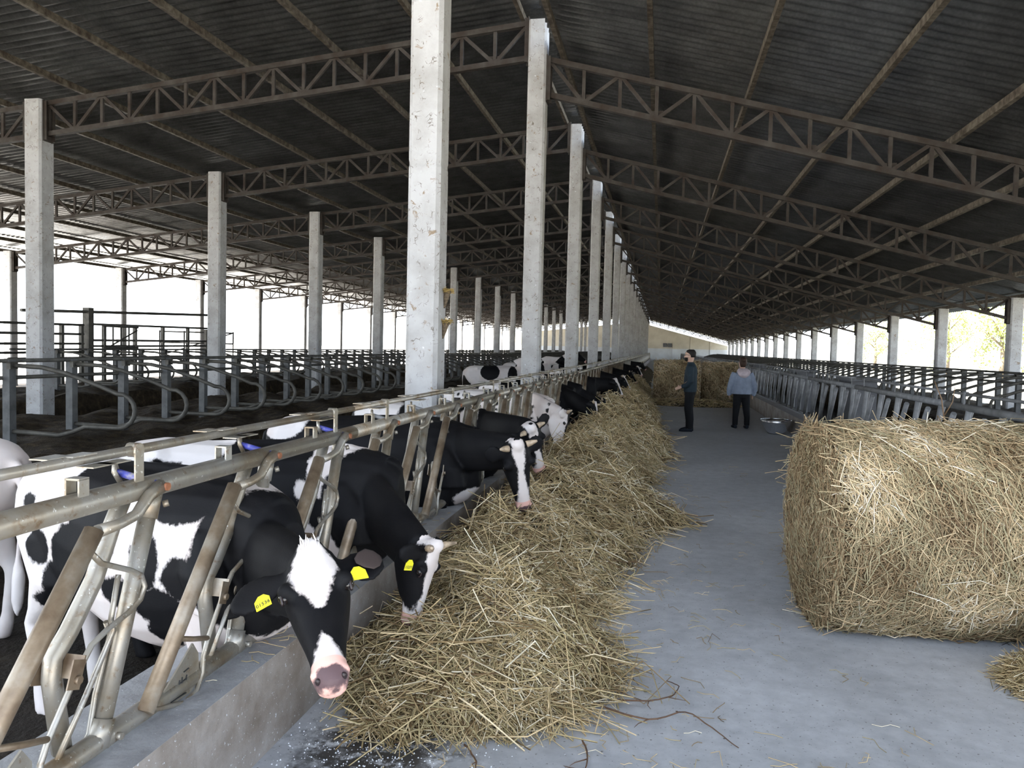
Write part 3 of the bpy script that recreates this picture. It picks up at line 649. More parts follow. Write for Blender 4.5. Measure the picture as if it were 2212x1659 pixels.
def cow(label, rump, cross, crossz, poll, muzzle, dorsal, base, blobs, blaze, voxel=0.018, horns=None, tags=None, headbase=0.05, ears=(0.15, 0.15), scale=1.0, legs=True, tail=True, eartilt=(0, 0), neckblack=0):
    rump, cross = Vector(rump), Vector(cross); d = (cross-rump).normalized(); th = math.atan2(d.y, d.x)
    root = empty('cow', (rump.x+d.x*0.97, rump.y+d.y*0.97, Z_DUNG), th)
    inv = Matrix.Rotation(-th, 3, 'Z')
    loc = lambda p: inv @ (Vector(p)-root.location)
    P0 = loc(poll); a = (loc(muzzle)-P0); hs = min(1.08, a.length/0.50); a.normalize()
    n = inv @ Vector(dorsal); n = (n-a*n.dot(a)).normalized(); s = a.cross(n)
    X, Yv, Z = Vector((1,0,0)), Vector((0,1,0)), Vector((0,0,1))
    mb = MB()
    T = [(-1.00,1.07,.10,.10),(-.96,1.05,.17,.17),(-.86,1.01,.235,.26),(-.68,.98,.265,.32),(-.42,.93,.285,.36),(-.10,.885,.325,.40),(.15,.88,.325,.405),(.38,.90,.285,.39),(.56,.92,.235,.365),(.70,.93,.18,.31),(.80,.93,.10,.2)]
    mb.loft([((x,0,z), Yv*w, Z*h) for x, z, w, h in T], 20, 2.4)
    mb.loft([((-.72,0,1.2), Yv*.2, Z*.09),((-.60,0,1.2),Yv*.255,Z*.085),((-.5,0,1.18),Yv*.2,Z*.07)], 14)      # hook bones
    mb.loft([((-.7,0,1.22),Yv*.03,Z*.05),((-.2,0,1.25),Yv*.04,Z*.055),((.3,0,1.255),Yv*.05,Z*.07),((.5,0,1.22),Yv*.05,Z*.08)], 10)   # spine
    for sg in (-1, 1):
        mb.loft([((.46,sg*.20,1.1),X*.09,Yv*.05),((.54,sg*.235,.92),X*.14,Yv*.075),((.60,sg*.21,.76),X*.12,Yv*.085)], 12)   # shoulder
    # neck
    cz = loc((cross.x, cross.y, crossz)); e = P0+a*0.07-n*0.12*hs
    pts = [Vector((.48,0,.99)), Vector((.70,cz.y*.3,(.97+cz.z*.5)/1.5 if cz.z < 1.0 else .99)), cz, cz.lerp(e, .55), e]
    rad = [(.19,.31),(.155,.265),(.115,.205),(.098,.165),(.088,.125)]
    sp = []; NS = 14
    for i in range(NS+1):       # Catmull-Rom
        u = i/NS*(len(pts)-1); k = min(int(u), len(pts)-2); f = u-k
        p = [pts[max(0,min(len(pts)-1,k+j))] for j in (-1,0,1,2)]
        q = 0.5*((2*p[1])+(-p[0]+p[2])*f+(2*p[0]-5*p[1]+4*p[2]-p[3])*f*f+(-p[0]+3*p[1]-3*p[2]+p[3])*f**3)
        r = [rad[k][j]*(1-f)+rad[k+1][j]*f for j in (0,1)]; sp.append((q, r))
    secs = []
    for i, (q, r) in enumerate(sp):
        t = (sp[min(i+1,NS)][0]-sp[max(i-1,0)][0]).normalized(); sd = Z.cross(t)
        sd = sd.normalized() if sd.length > 0.2 else s
        up = t.cross(sd); secs.append((q, sd*r[0], up*r[1]))
    mb.loft(secs, 18)
    # head
    mb.loft([(P0+a*(t*hs)-n*((dp/2+o)*hs), s*(w*hs), n*(dp/2*hs)) for t, w, dp, o in HEAD], 20, 2.3)
    mb.loft([(P0+a*(t*hs)-n*(dd*hs), s*(w*hs), n*(h*hs)) for t, w, dd, h in ((.06,.07,.20,.05),(.16,.075,.225,.05),(.26,.055,.195,.04),(.36,.045,.15,.03))], 12)   # jaw
    for sg in (-1, 1):   # brow over the eye, nostril wing
        mb.ball(P0+a*(.135*hs)+s*(sg*.098*hs)-n*(.030*hs), .034*hs, 10, 6)
        mb.ball(P0+a*(.475*hs)+s*(sg*.038*hs)-n*(.040*hs), .027*hs, 10, 6)
    mb.ball(P0-a*(.015*hs)-n*(.03*hs), (.055*hs,)*3, 10, 6)
    for sg in (-1, 1):   # ears
        k = 0 if sg < 0 else 1
        dr = (s*sg*1.0-a*0.05-n*0.30+a*eartilt[k]).normalized(); wv = a.cross(dr).cross(dr).normalized() if False else (a-dr*a.dot(dr)).normalized(); nv = dr.cross(wv)
        b = P0+a*(.045*hs)+s*(sg*.085*hs)-n*(.075*hs); L = ears[k]*hs*1.25; tk = max(.014, voxel*1.05)
        mb.loft([(b+dr*(L*f)+nv*(0.012*math.sin(f*3.14)), wv*(w*hs), nv*max(tk*q, voxel*.9)) for f, w, q in ((0,.028,1.8),(.18,.044,1.5),(.4,.070,1.1),(.65,.074,1),(.85,.056,1),(.98,.022,1))], 12)
    if legs:
        for sg in (-1, 1):
            so = 0.03*sg
            F = [((.52+so,sg*.17,.80),.125),((.50+so,sg*.175,.62),.085),((.53+so,sg*.165,.40),.055),((.53+so,sg*.165,.33),.052),((.52+so,sg*.165,.16),.037),((.535+so,sg*.165,.09),.048),((.565+so,sg*.165,.03),.058),((.57+so,sg*.165,0),.06)]
            H = [((-.72-so,sg*.14,.92),.20),((-.62-so,sg*.18,.70),.145),((-.74-so,sg*.17,.54),.085),((-.84-so,sg*.16,.44),.058),((-.83-so,sg*.16,.36),.05),((-.79-so,sg*.16,.16),.041),((-.775-so,sg*.16,.09),.05),((-.745-so,sg*.16,.03),.06),((-.74-so,sg*.16,0),.062)]
            for Lg in (F, H):
                mb.loft([(p, X*r*(1.1 if r > .1 else 1), Yv*r*(.72 if r > .1 else .85)) for p, r in Lg], 12)
    if tail:
        mb.tube([(-.95,0,1.15),(-1.03,0,1.12),(-1.07,.01,.98),(-1.07,.02,.75),(-1.05,.02,.55)], [.045,.034,.024,.022,.02], 8)
        mb.loft([((-1.05,.02,.58),X*.022,Yv*.022),((-1.05,.02,.46),X*.04,Yv*.04),((-1.04,.02,.32),X*.038,Yv*.036),((-1.04,.02,.22),X*.012,Yv*.012)], 10)
    me = remesh(mb, voxel, 4, 'body', M['coat'])
    co = np.empty(len(me.vertices)*3, np.float32); me.vertices.foreach_get('co', co); co = co.reshape(-1, 3)
    f = np.full(len(co), base, np.float32)
    for kind, bx, bz, rx, rz in blobs:
        q = np.sqrt(((co[:,0]-bx)/rx)**2+((co[:,2]-bz)/rz)**2); v = (1-q)*min(rx, rz)
        f = np.maximum(f, v) if kind > 0 else np.minimum(f, -v)
    if neckblack:
        for i in range(neckblack, NS+1):
            q = np.linalg.norm(co-np.array(sp[i][0]), axis=1); f = np.maximum(f, .31-q)
    rel = co-np.array(P0); A, Nn, S = np.array(a), np.array(n), np.array(s)
    tt, dd, ss = rel@A/hs, rel@Nn/hs, rel@S/hs
    head = (tt > -.06) & (np.abs(ss) < .40) & (dd > -.30) & (tt < .6)
    f = np.where(head, headbase, f)
    w = np.interp(tt, [b[0] for b in blaze], [b[1] for b in blaze]); s0 = np.interp(tt, [b[0] for b in blaze], [b[2] if len(b) > 2 else 0 for b in blaze])
    bl = np.where(head & (dd > -.13) & (tt > -.07), np.abs(ss-s0)-w, 1.0)
    f = np.where(head, np.minimum(f, bl) if headbase > 0 else np.maximum(f, -bl), f)
    bare = np.where(head & (np.abs(ss) < .12), np.clip((tt-.435)/.03+.5+dd*1.2, 0, 1), 0)
    nose = .040-np.sqrt((ss/1.55)**2+((tt-.500)*1.25)**2+(np.minimum(dd+.060, 0)*1.3)**2)
    for nm, arr in (('coat', f), ('bare', bare), ('nose', nose)):
        at = me.attributes.new(nm, 'FLOAT', 'POINT'); at.data.foreach_set('value', np.ascontiguousarray(arr, np.float32))
    body = inst('body', me, root)
    R = Matrix((s, a, n)).transposed()
    for sg in (-1, 1):
        MB().ball(P0+a*(.150*hs)+s*(sg*.108*hs)-n*(.042*hs), .022*hs, 10, 8).build('eye', M['eye'], root)
        MB().ball(P0+a*(.500*hs)+s*(sg*.040*hs)-n*(.034*hs), (.010*hs, .010*hs, .016*hs), 8, 6, R).build('nostril', M['nostril'], root)
        if voxel < .013:
            c0 = P0+a*(.150*hs)+s*(sg*.112*hs)-n*(.040*hs)
            lid = [c0+a*(.030*hs*math.cos(t))+n*(.016*hs*math.sin(t))+s*(sg*.004) for t in np.linspace(0, math.pi, 8)]
            MB().tube(lid, .005*hs, 6).build('eyelid', M['nostril'], root)
        if horns:
            b = P0+s*(sg*.072*hs)-n*(.03*hs); L = horns
            o1 = (s*sg+n*.15-a*.2).normalized()
            MB().tube([b, b+o1*L*.5, b+(o1+n*.35-a*.1)*L], [.027*hs, .022*hs, .009*hs], 8).build('horn', M['horn'], root)
    if voxel < .0115:
        for sg in (-1,):
            kk = 0
            dr = (s*sg*1.0-a*0.05-n*0.30+a*eartilt[kk]).normalized(); wv = (a-dr*a.dot(dr)).normalized(); nv = dr.cross(wv); nv = nv if nv.dot(n) > 0 else -nv
            b = P0+a*(.045*hs)+s*(sg*.085*hs)-n*(.075*hs); L = ears[kk]*hs*1.25
            mb2 = MB(); mb2.loft([(b+dr*(L*q)+nv*(.016+.010*math.sin(q*3.14)), wv*(w_*hs), nv*.0035) for q, w_ in ((.34,.012),(.46,.036),(.64,.050),(.80,.038),(.90,.014))], 12)
            mb2.build('inner_ear', M['earin'], root)
        tf = MB(); g2 = random.Random(3)
        for _ in range(60):
            q = P0+s*g2.uniform(-.035,.035)-n*g2.uniform(-.02,.03)+a*g2.uniform(-.03,.02); d2 = (-a*1.0+n*g2.uniform(-.1,.8)+s*g2.uniform(-.5,.5)).normalized()
            tf.tube([q, q+d2*.014, q+d2*.024+n*.006], [.0032,.0025,.0006], 5)
        tf.build('hair_tuft', M['hairtuft'], root)
    for sg, f_, txt in (tags or ()):
        kk = 0 if sg < 0 else 1
        dr = (s*sg*1.0-a*0.05-n*0.30+a*eartilt[kk]).normalized()
        b = P0+a*(.045*hs)+s*(sg*.085*hs)-n*(.075*hs)+dr*(ears[kk]*1.25*f_*hs)+a*0.055
        wv = (a-dr*a.dot(dr)).normalized(); nv = dr.cross(wv); nv = nv if nv.dot(n) > 0 else -nv
        b = b+nv*0.024
        R2 = Matrix((dr if dr.dot(Vector((1,0,0))) > -9 else -dr, -wv, (dr).cross(-wv))).transposed()
        tg = MB().add([R2@Vector(p) for p in ((-.027,-.026,-.0015),(.027,-.026,-.0015),(.027,.010,-.0015),(.010,.028,-.0015),(-.010,.028,-.0015),(-.027,.010,-.0015))]+[R2@Vector(p) for p in ((-.027,-.026,.0015),(.027,-.026,.0015),(.027,.010,.0015),(.010,.028,.0015),(-.010,.028,.0015),(-.027,.010,.0015))], [tuple(reversed(range(6))), tuple(range(6,12))]+[(i,(i+1)%6,6+(i+1)%6,6+i) for i in range(6)]).build('ear_tag', M['tag'], root, b)
        tg['label'] = 'yellow plastic ear tag'
        if txt:
            t = inst('tag_print', text_mesh(txt, .020, M['darkmark']), tg); t.matrix_local = Matrix.Translation(R2@Vector((0,-.010,.0024 if R2.col[2].dot(n) > 0 else -.0024))) @ (R2 @ (Matrix.Identity(3) if R2.col[2].dot(n) > 0 else Matrix.Rotation(math.pi, 3, 'Y'))).to_4x4()
    tag(root, label, 'cow', 'cows at the feed barrier')
    return root
CAMV = Vector((0, 0, CAM_H))
BL1 = [(-.07,.0),(-.02,.035),(.03,.068),(.08,.084),(.14,.068),(.19,.038),(.24,.008),(.27,-.02),(.32,-.02),(.345,.0),(.38,.022),(.42,.040),(.46,.06),(.55,.06)]
STRIPE = [(-.07,.05),(.05,.050),(.10,.032),(.2,.026),(.3,.032),(.4,.044),(.46,.06),(.55,.06)]
WIDE = [(-.07,.07),(.05,.085),(.12,.075),(.2,.055),(.3,.04),(.4,.05),(.46,.06),(.55,.06)]
NONE_ = [(-.07,-.05),(.55,-.05)]
p1, m1 = Vector((-1.165,2.503,.985)), Vector((-.940,2.170,.715))
cow('black and white heifer with diamond blaze and yellow ear tags looking towards the camera', (-3.2,3.65), (-1.70,3.15), .74, p1, m1, CAMV-(p1+m1)/2, -0.05,
    [(1,-.70,1.08,.06,.055),(1,-.59,.89,.085,.09),(1,-.17,1.24,.25,.22),(1,-.12,1.04,.20,.18),(1,-.28,.87,.20,.17),(1,-.40,.73,.15,.13),(1,-.52,.61,.12,.07),(1,.36,1.26,.22,.15),(1,.05,1.36,.3,.14),(1,.62,1.11,.13,.15),(1,.66,.98,.11,.12),(1,.46,.89,.12,.10),(1,.24,.94,.08,.14),(1,.08,.79,.11,.07),(1,.31,.75,.13,.09),(1,.31,.64,.08,.09),(-1,.66,1.30,.12,.09),(1,1.35,.98,.56,.62)],
    BL1, 0.0105, None, [(-1, .36, None), (1, .42, '01536')] , ears=(.145, .18), eartilt=(-0.12, 0.20), neckblack=8)
cow('white-rumped cow turned away behind the heifer with the diamond blaze', (-3.78,4.02), (-5.3,4.17), 1.02, (-6.1,4.25,1.2), (-6.45,4.3,.85), (-.3,0,1), -0.05, [(1,.3,1.0,.4,.5)], NONE_, 0.018)
cow('black horned cow with white forehead nosing into the hay, yellow ear tag', (-3.25,4.3), (-1.70,4.42), .80, (-1.08,3.84,.66), (-1.17,3.80,.27), (1,-.15,.1), 0.05,
    [(-1,-.80,1.35,.28,.2),(-1,-.50,1.32,.16,.14),(-1,-.34,1.24,.12,.2),(-1,.50,1.2,.20,.22),(-1,.52,.85,.10,.35),(-1,.38,.72,.12,.2),(-1,.76,1.2,.08,.1),(1,.42,.92,.08,.10),(1,.66,.95,.10,.2),(-1,.29,1.06,.035,.06),(-1,.16,.92,.03,.05)],
    WIDE, 0.012, .095, [(1, .55, '15271')], ears=(.17,.17), neckblack=8)
cow('black horned cow with narrow white face stripe beside the thick column', (-3.2,6.15), (-1.70,6.3), .84, (-1.02,5.76,.95), (-.97,5.88,.46), (.45,-.9,.25), 0.05,
    [(-1,-.85,1.3,.25,.2),(-1,.75,.62,.15,.12)], STRIPE, 0.014, .075, None, ears=(.13,.13))
cow('black cow with white stripe, head partly behind the narrow-striped one', (-3.2,8.1), (-1.70,7.62), .86, (-1.08,6.80,.97), (-1.02,7.05,.56), (.5,-.85,.2), 0.05,
    [(-1,-.6,1.2,.3,.15),(-1,.5,1.1,.12,.2)], STRIPE, 0.017, .06)
cow('pinkish white cow with small black spots, white cheek and dark forehead', (-3.2,10.9), (-1.70,10.7), .88, (-1.12,10.05,.86), (-1.20,9.95,.40), (1,.1,.15), -0.05,
    [(1,-.6+.11*((i*37)%17)*.9, .85+.45*(((i*53)%23)/23), .015+.012*(i%3), .02+.012*(i%2)) for i in range(40)]+[(1,.95,.95,.05,.07),(1,1.2,.78,.07,.05)], [(-.07,.06),(.1,.07),(.3,.05),(.4,-.02),(.55,-.05)], 0.017, .10, [(-1,.5,None)], headbase=-0.05)
FAR = [((-1.02,13.0,.80),(-.95,12.85,.42),'dark cow feeding just beyond the spotted white one',STRIPE),
       ((-1.0,14.7,.75),(-.85,14.55,.38),'dark cow with white horn tips, second beyond the spotted white one',NONE_),
       ((-1.0,18.6,1.0),(-.80,18.5,.60),'black cow with white cheek flash feeding by the dark mid-alley hay',WIDE),
       ((-1.0,22.4,.95),(-.75,22.3,.55),'black cow feeding far along the barrier, opposite the man',STRIPE),
       ((-1.0,27.6,.95),(-.75,27.5,.55),'tiny dark cow feeding level with the two far hay bales',NONE_),
       ((-1.0,36.0,.95),(-.75,35.9,.55),'tiny black cow with white blaze feeding beyond the far hay bales',STRIPE),
       ((-1.0,45.0,1.0),(-.75,44.9,.60),'farthest tiny black cow feeding near the end of the hay',NONE_)]
BO = [.62,.1,-.42,.2,.2,.2,.2]
for i, (p, m, lab, bl) in enumerate(FAR):
    cow(lab, (-3.2,p[1]+BO[i]+.1), (-1.70,p[1]+BO[i]), .86, p, m, (1,-.3,.2), 0.05, [(-1,-.7,1.2,.2+.05*(i%3),.2),(-1,.1,.8,.2,.25)], bl, 0.026, .08 if i != 2 else None)
# cows standing among the stalls
for i, (rp, cr, cz, p, m, lab) in enumerate((((-6.0,24.0),(-4.4,24.3),1.15,(-3.75,24.3,1.28),(-3.45,24.2,.90),'white-headed cow standing among the stalls beyond the second column'),
        ((-6.1,30.5),(-4.5,30.8),1.15,(-3.8,30.9,1.35),(-3.45,30.9,1.0),'black and white cow standing between the stalls and the feeding cows'),
        ((-6.2,38.0),(-4.6,38.2),1.2,(-3.9,38.2,1.45),(-3.5,38.1,1.1),'pale cow standing far off behind the ridge columns'))):
    c = cow(lab, rp, cr, cz, p, m, (1,-.3,.3), -0.05, [(1,-.2,1.1,.3,.25),(1,.5,1.0,.15,.3)], NONE_, 0.026, None)
    c['group'] = 'cows among the stalls'

# ================================================================== HAY
def strands(C, D, Nrm, L, r, curv, tone, seed):
    """thin three-sided stalks: centres C, directions D, surface normals Nrm (all (n,3))."""
    g = np.random.default_rng(seed); n = len(C)
    D = D/np.linalg.norm(D, axis=1, keepdims=True); side = np.cross(D, Nrm); side /= np.linalg.norm(side, axis=1, keepdims=True)+1e-9
    up = np.cross(side, D); b = g.normal(0, curv, (n, 1))*L[:, None]; bu = np.abs(g.normal(0, curv*.6, (n, 1)))*L[:, None]
    pts = []
    kink = g.normal(0, curv*.9, (n, 2))*L[:, None]
    for i, t in enumerate((-.5, -.17, .17, .5)):
        k = (t*t)*4-.5; q = kink[:, :1]*(1 if i == 1 else -.6 if i == 2 else 0); qu = kink[:, 1:]*(.5 if i == 2 else -.3 if i == 1 else 0)
        pts.append(C+D*(t*L)[:, None]+side*(b*k+q)-up*(bu*k+qu))
    V = np.empty((n, 12, 3), np.float32)
    for i in range(4):
        for j in range(3):
            a = j*2.0944; V[:, i*3+j] = pts[i]+(side*math.cos(a)+up*math.sin(a))*r[:, None]
    base = (np.arange(n)*12)[:, None]
    q = np.array([[i*3+j, i*3+(j+1) % 3, (i+1)*3+(j+1) % 3, (i+1)*3+j] for i in range(3) for j in range(3)])
    F = (base[:, :, None]+q[None]).reshape(-1, 4)
    return V.reshape(-1, 3), F, np.repeat(tone, 12)
EY = [3.0,3.15,3.3,3.5,3.65,4.0,4.4,4.8,5.2,5.8,6.5,7.0,7.5,7.9,8.4,9.2,10.5,12,14,16,20,26,30,40,60,90,126]
EX = [-1.4,-1.3,-.65,-.40,-.34,-.33,-.33,-.44,-.46,-.26,-.22,-.10,.10,.22,-.08,-.15,-.1,0.05,.15,.0,-.1,-.3,-.4,-.5,-.5,-.6,-.7]
def hay_h(X, Y):
    e1 = np.interp(Y, EY, EX)+.05*np.sin(Y*5.1)+.03*np.sin(Y*11.3+1); e0 = np.interp(Y, [3.0,3.2,3.4,3.7], [-1.0,-1.12,-1.3,-1.62])
    u = np.clip((X-e0)/(e1-e0), 0, 1)
    prof = np.clip(np.sin(np.pi*np.clip(u, 0, 1)**.85), 0, 1)**.75
    amp = np.interp(Y, [3.12,3.4,3.8,4.3,4.7,5.1,5.6,6.3,7.2,8.2,10,13,16,22,30,60,126], [.0,.14,.27,.32,.25,.20,.36,.33,.40,.32,.45,.45,.50,.42,.42,.38,.35])
    bumps = 1+.30*np.sin(X*6.0+Y*2.2)*np.sin(Y*4.1+.7)+.14*np.sin(X*13+Y*7+2)+.10*np.sin(Y*17-X*9)
    # hollow beside the kerb where the cows have eaten
    hol = 1-.6*np.exp(-((X+1.45)/.28)**2)*np.interp(Y, [3,4.6,5.2,5.6], [1,1,.4,.3])
    return amp*prof*bumps*hol
def hay_mound(name, y0, y1, nx, ny):
    xs = np.linspace(-1.552, .55, nx); ys = np.linspace(y0, y1, ny); X, Y = np.meshgrid(xs, ys); Z = hay_h(X, Y)-.006
    V = np.stack([X, Y, Z], -1).reshape(-1, 3); i = (np.arange(ny-1)[:, None]*nx+np.arange(nx-1)[None, :]).ravel()
    F = np.stack([i, i+1, i+nx+1, i+nx], 1); keep = Z.ravel()[F].max(1) > .004
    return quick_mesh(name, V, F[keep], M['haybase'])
def sprinkle(n, y0, y1, seed, rad, Lr, dens=None):
    g = np.random.default_rng(seed); X = np.empty(0); Y = np.empty(0)
    while len(X) < n:
        x = g.uniform(-1.53, .45, n); y = y0+(y1-y0)*g.random(n)**1.35
        h = hay_h(x, y); e = hay_h(x-.06, y)
        e = hay_h(x-g.uniform(0, .22, n), y); k = ((h > .012)) | ((e > .012) & (g.random(n) < .22)); X = np.concatenate([X, x[k]]); Y = np.concatenate([Y, y[k]])
    X, Y = X[:n], Y[:n]; Z = hay_h(X, Y); q = .02
    Nr = np.stack([-(hay_h(X+q, Y)-Z)/q, -(hay_h(X, Y+q)-Z)/q, np.ones(n)], 1); Nr = np.clip(Nr, -2, 2); Nr /= np.linalg.norm(Nr, axis=1, keepdims=True)
    D = g.normal(0, 1, (n, 3)); D[:, 0] *= 1.2; D -= Nr*(D*Nr).sum(1, keepdims=True); D /= np.linalg.norm(D, axis=1, keepdims=True)
    D += Nr*g.normal(0, .22, (n, 1))
    C = np.stack([X, Y, Z+np.abs(g.normal(.0, .035, n))], 1); L = g.uniform(*Lr, n)*g.choice([.6, 1, 1, 1.5], n)
    tone = np.clip(g.normal(.60, .24, n)+.10*np.sin(X*5+Y*3), 0, 1)
    tone = np.where(g.random(n) < .05, g.uniform(.93, 1, n), tone)
    C[:, 2] = np.maximum(C[:, 2], .006)
    return strands(C, D, Nr, L, rad*g.uniform(.6, 1.4, n), .16, tone, seed+1)
def hay_thing(name, label, cat, y0, y1, nx, ny, layers):
    o = inst(name, hay_mound(name, y0, y1, nx, ny)); tag(o, label, cat, 'loose hay along the barrier', 'stuff')
    for i, (n, ya, yb, rad, Lr) in enumerate(layers):
        V, F, t = sprinkle(n, ya, yb, 100+i*7+int(y0*10), rad, Lr)
        c = inst('hay_stalks', quick_mesh('hay_stalks', V, F, M['hay'], {'tone': t}), o); c['kind'] = 'stuff'
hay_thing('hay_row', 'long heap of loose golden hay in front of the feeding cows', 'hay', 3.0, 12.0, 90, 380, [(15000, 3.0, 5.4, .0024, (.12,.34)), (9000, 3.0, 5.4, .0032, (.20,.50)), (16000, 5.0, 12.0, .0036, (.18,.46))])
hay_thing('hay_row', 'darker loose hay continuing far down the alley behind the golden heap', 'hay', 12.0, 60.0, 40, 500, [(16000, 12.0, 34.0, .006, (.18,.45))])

def bale(label, loc, R, W, rz, nst, rad, seed, axis_x=True):
    r = empty('hay_bale', loc, rz); g = np.random.default_rng(seed)
    na, nw = 96, 40
    rows_ = []
    def rr(a, x): return R*(1+.018*np.sin(3*a+x*4)+.014*np.sin(7*a+2*x+1)+.010*np.sin(13*a-5*x)-.05*np.clip((np.abs(x/W-.5)-.42)/.08, 0, 1)**2)
    X, A = np.meshgrid(np.linspace(0, W, nw), np.linspace(0, 2*np.pi, na, endpoint=False)); RR = rr(A, X)
    flat = lambda z: np.maximum(z, -R*.965)
    V = np.stack([X, RR*np.cos(A), flat(RR*np.sin(A))+R*.965], -1).reshape(-1, 3)
    F = [(i*nw+k, i*nw+k+1, ((i+1) % na)*nw+k+1, ((i+1) % na)*nw+k) for i in range(na) for k in range(nw-1)]
    mb = MB(); mb.add(V.tolist(), F, True)
    for k, xo in ((0, -.02), (nw-1, W+.02)):
        rings = [[(xo-(.03*math.sin(f*9) if k == 0 else -.03*math.sin(f*9))*0.6, V[i*nw+k][1]*f, (V[i*nw+k][2]-R*.965)*f+R*.965) for i in range(na)] for f in (.97, .7, .4, .12)]
        vs = [tuple(V[i*nw+k]) for i in range(na)]+[p for rg in rings for p in rg]
        fs = [(j*na+i, j*na+(i+1) % na, (j+1)*na+(i+1) % na, (j+1)*na+i) for j in range(4) for i in range(na)]+[tuple(4*na+i for i in range(na))]
        mb.add(vs, fs, True)
    mb.build('core', M['balebase'], r)
    # stalks wound round the side
    n = int(nst*.72); x = g.uniform(0, W, n); a = g.uniform(0, 2*np.pi, n); ra = rr(a, x)+g.uniform(-.004, .016, n)
    C = np.stack([x, ra*np.cos(a), flat(ra*np.sin(a))+R*.965+.002], 1); Nr = np.stack([0*a, np.cos(a), np.sin(a)], 1)
    T = np.stack([0*a, -np.sin(a), np.cos(a)], 1); Xd = np.zeros((n, 3)); Xd[:, 0] = 1
    an = g.normal(0.35, .75, n); D = T*np.cos(an)[:, None]+Xd*np.sin(an)[:, None]+Nr*g.normal(0, .10, (n, 1))
    L = g.uniform(.08, .26, n)*g.choice([.7, 1, 1, 1.8], n)
    patch = .48+.2*np.sin(x*4.1+a*3)+.14*np.sin(x*9-a*5+1)
    t1 = np.clip(patch+g.normal(.05, .2, n), 0, 1)
    V1, F1, T1 = strands(C, D, Nr, L, rad*g.uniform(.6, 1.4, n), .12, t1, seed+1)
    # stalks on the flat ends, toned darker to paint in their shade
    n2 = nst-n; q = np.sqrt(g.random(n2))*R*.985; a = g.uniform(0, 2*np.pi, n2); e = g.random(n2) < .8
    C = np.stack([np.where(e, -.03-g.uniform(0, .014, n2), W+.03), q*np.cos(a), np.maximum(q*np.sin(a), -R*.96)+R*.965], 1); Nr = np.stack([np.where(e, -1., 1.), 0*a, 0*a], 1)
    T = np.stack([0*a, -np.sin(a), np.cos(a)], 1); T2 = np.stack([0*a, np.cos(a), np.sin(a)], 1); an = g.normal(0, .5, n2)
    D = T*np.cos(an)[:, None]+T2*np.sin(an)[:, None]+Nr*g.normal(0.05, .12, (n2, 1))
    V2, F2, T2_ = strands(C, D, Nr, g.uniform(.08, .28, n2), rad*g.uniform(.6, 1.4, n2), .1, np.clip(g.normal(.32, .2, n2), 0, 1), seed+2)
    V_ = np.concatenate([V1, V2]); V_[:, 2] = np.maximum(V_[:, 2], .003)
    o = inst('hay_stalks', quick_mesh('hay_stalks', V_, np.concatenate([F1, F2+len(V1)]), M['balehay'], {'tone': np.concatenate([T1, T2_])}), r); o['kind'] = 'stuff'
    # a few long stalks sticking out
    n3 = 160; x = g.uniform(0, W, n3); a = g.uniform(.2, 3.9, n3); C = np.stack([x, R*1.02*np.cos(a), R*1.02*np.sin(a)+R*.965], 1); Nr = np.stack([0*a, np.cos(a), np.sin(a)], 1)
    D = g.normal(0, 1, (n3, 3))+Nr*.55; C[:, 2] = np.maximum(C[:, 2], .12)
    V3, F3, T3 = strands(C, D, Nr, g.uniform(.12, .32, n3), rad*np.ones(n3), .25, g.uniform(.6, 1, n3), seed+5)
    V3[:, 2] = np.maximum(V3[:, 2], .003)
    o = inst('loose_ends', quick_mesh('loose_ends', V3, F3, M['balehay'], {'tone': T3}), r); o['kind'] = 'stuff'
    tag(r, label, 'hay bale', 'round hay bales'); return r
bale('large round hay bale lying on its side close to the camera', (1.02,5.30,0), .635, 1.75, 0.08, 34000, .0026, 41)
bale('far round hay bale standing behind the man in the alley', (-.15,26.6,0), .69, 1.38, 0.0, 5000, .007, 51)
bale('far dark round hay bale beyond the man, nearest the grey barrier', (1.46,27.9,0), .66, 1.1, 0.0, 4000, .007, 61)

def heap(name, label, cx_, cy_, rx, ry, h, n, seed, rad=.0024):
    g = np.random.default_rng(seed); na = 40; nr = 12
    f_ = lambda x, y: h*np.clip(1-((x/rx)**2+(y/ry)**2), 0, 1)**.8*(1+.25*np.sin(x*14+seed)*np.sin(y*11))
    V = [(0, 0, float(f_(0., 0.)))]; F = []
    for i in range(1, nr+1):
        for k in range(na):
            a = 2*math.pi*k/na; x, y = rx*i/nr*math.cos(a), ry*i/nr*math.sin(a); V.append((x, y, float(f_(x, y))))
    mb = MB(); fs = [(0, 1+k, 1+(k+1) % na) for k in range(na)]+[(1+(i-1)*na+k, 1+i*na+k, 1+i*na+(k+1) % na, 1+(i-1)*na+(k+1) % na) for i in range(1, nr) for k in range(na)]
    mb.add(V, fs, True); o = mb.build(name, M['haybase'], None, (cx_, cy_, .002))
    q = np.sqrt(g.random(n))*1.08; a = g.uniform(0, 2*np.pi, n); x, y = q*rx*np.cos(a), q*ry*np.sin(a)
    C = np.stack([x, y, f_(x, y)+g.uniform(.004, .03, n)], 1); Nr = np.tile([0., 0., 1.], (n, 1)); D = g.normal(0, 1, (n, 3)); D[:, 2] *= .25
    Vv, Ff, T = strands(C, D, Nr, g.uniform(.08, .28, n), rad*g.uniform(.6, 1.4, n), .16, np.clip(g.normal(.55, .22, n), 0, 1), seed)
    Vv[:, 2] = np.maximum(Vv[:, 2], .002)
    c = inst('hay_stalks', quick_mesh('hay_stalks', Vv, Ff, M['hay'], {'tone': T}), o); c['kind'] = 'stuff'
    tag(o, label, 'hay', None, 'stuff'); return o
heap('hay_heap', 'low heap of loose hay at the near foot of the big bale', 2.28, 4.42, .42, .34, .22, 5000, 71)
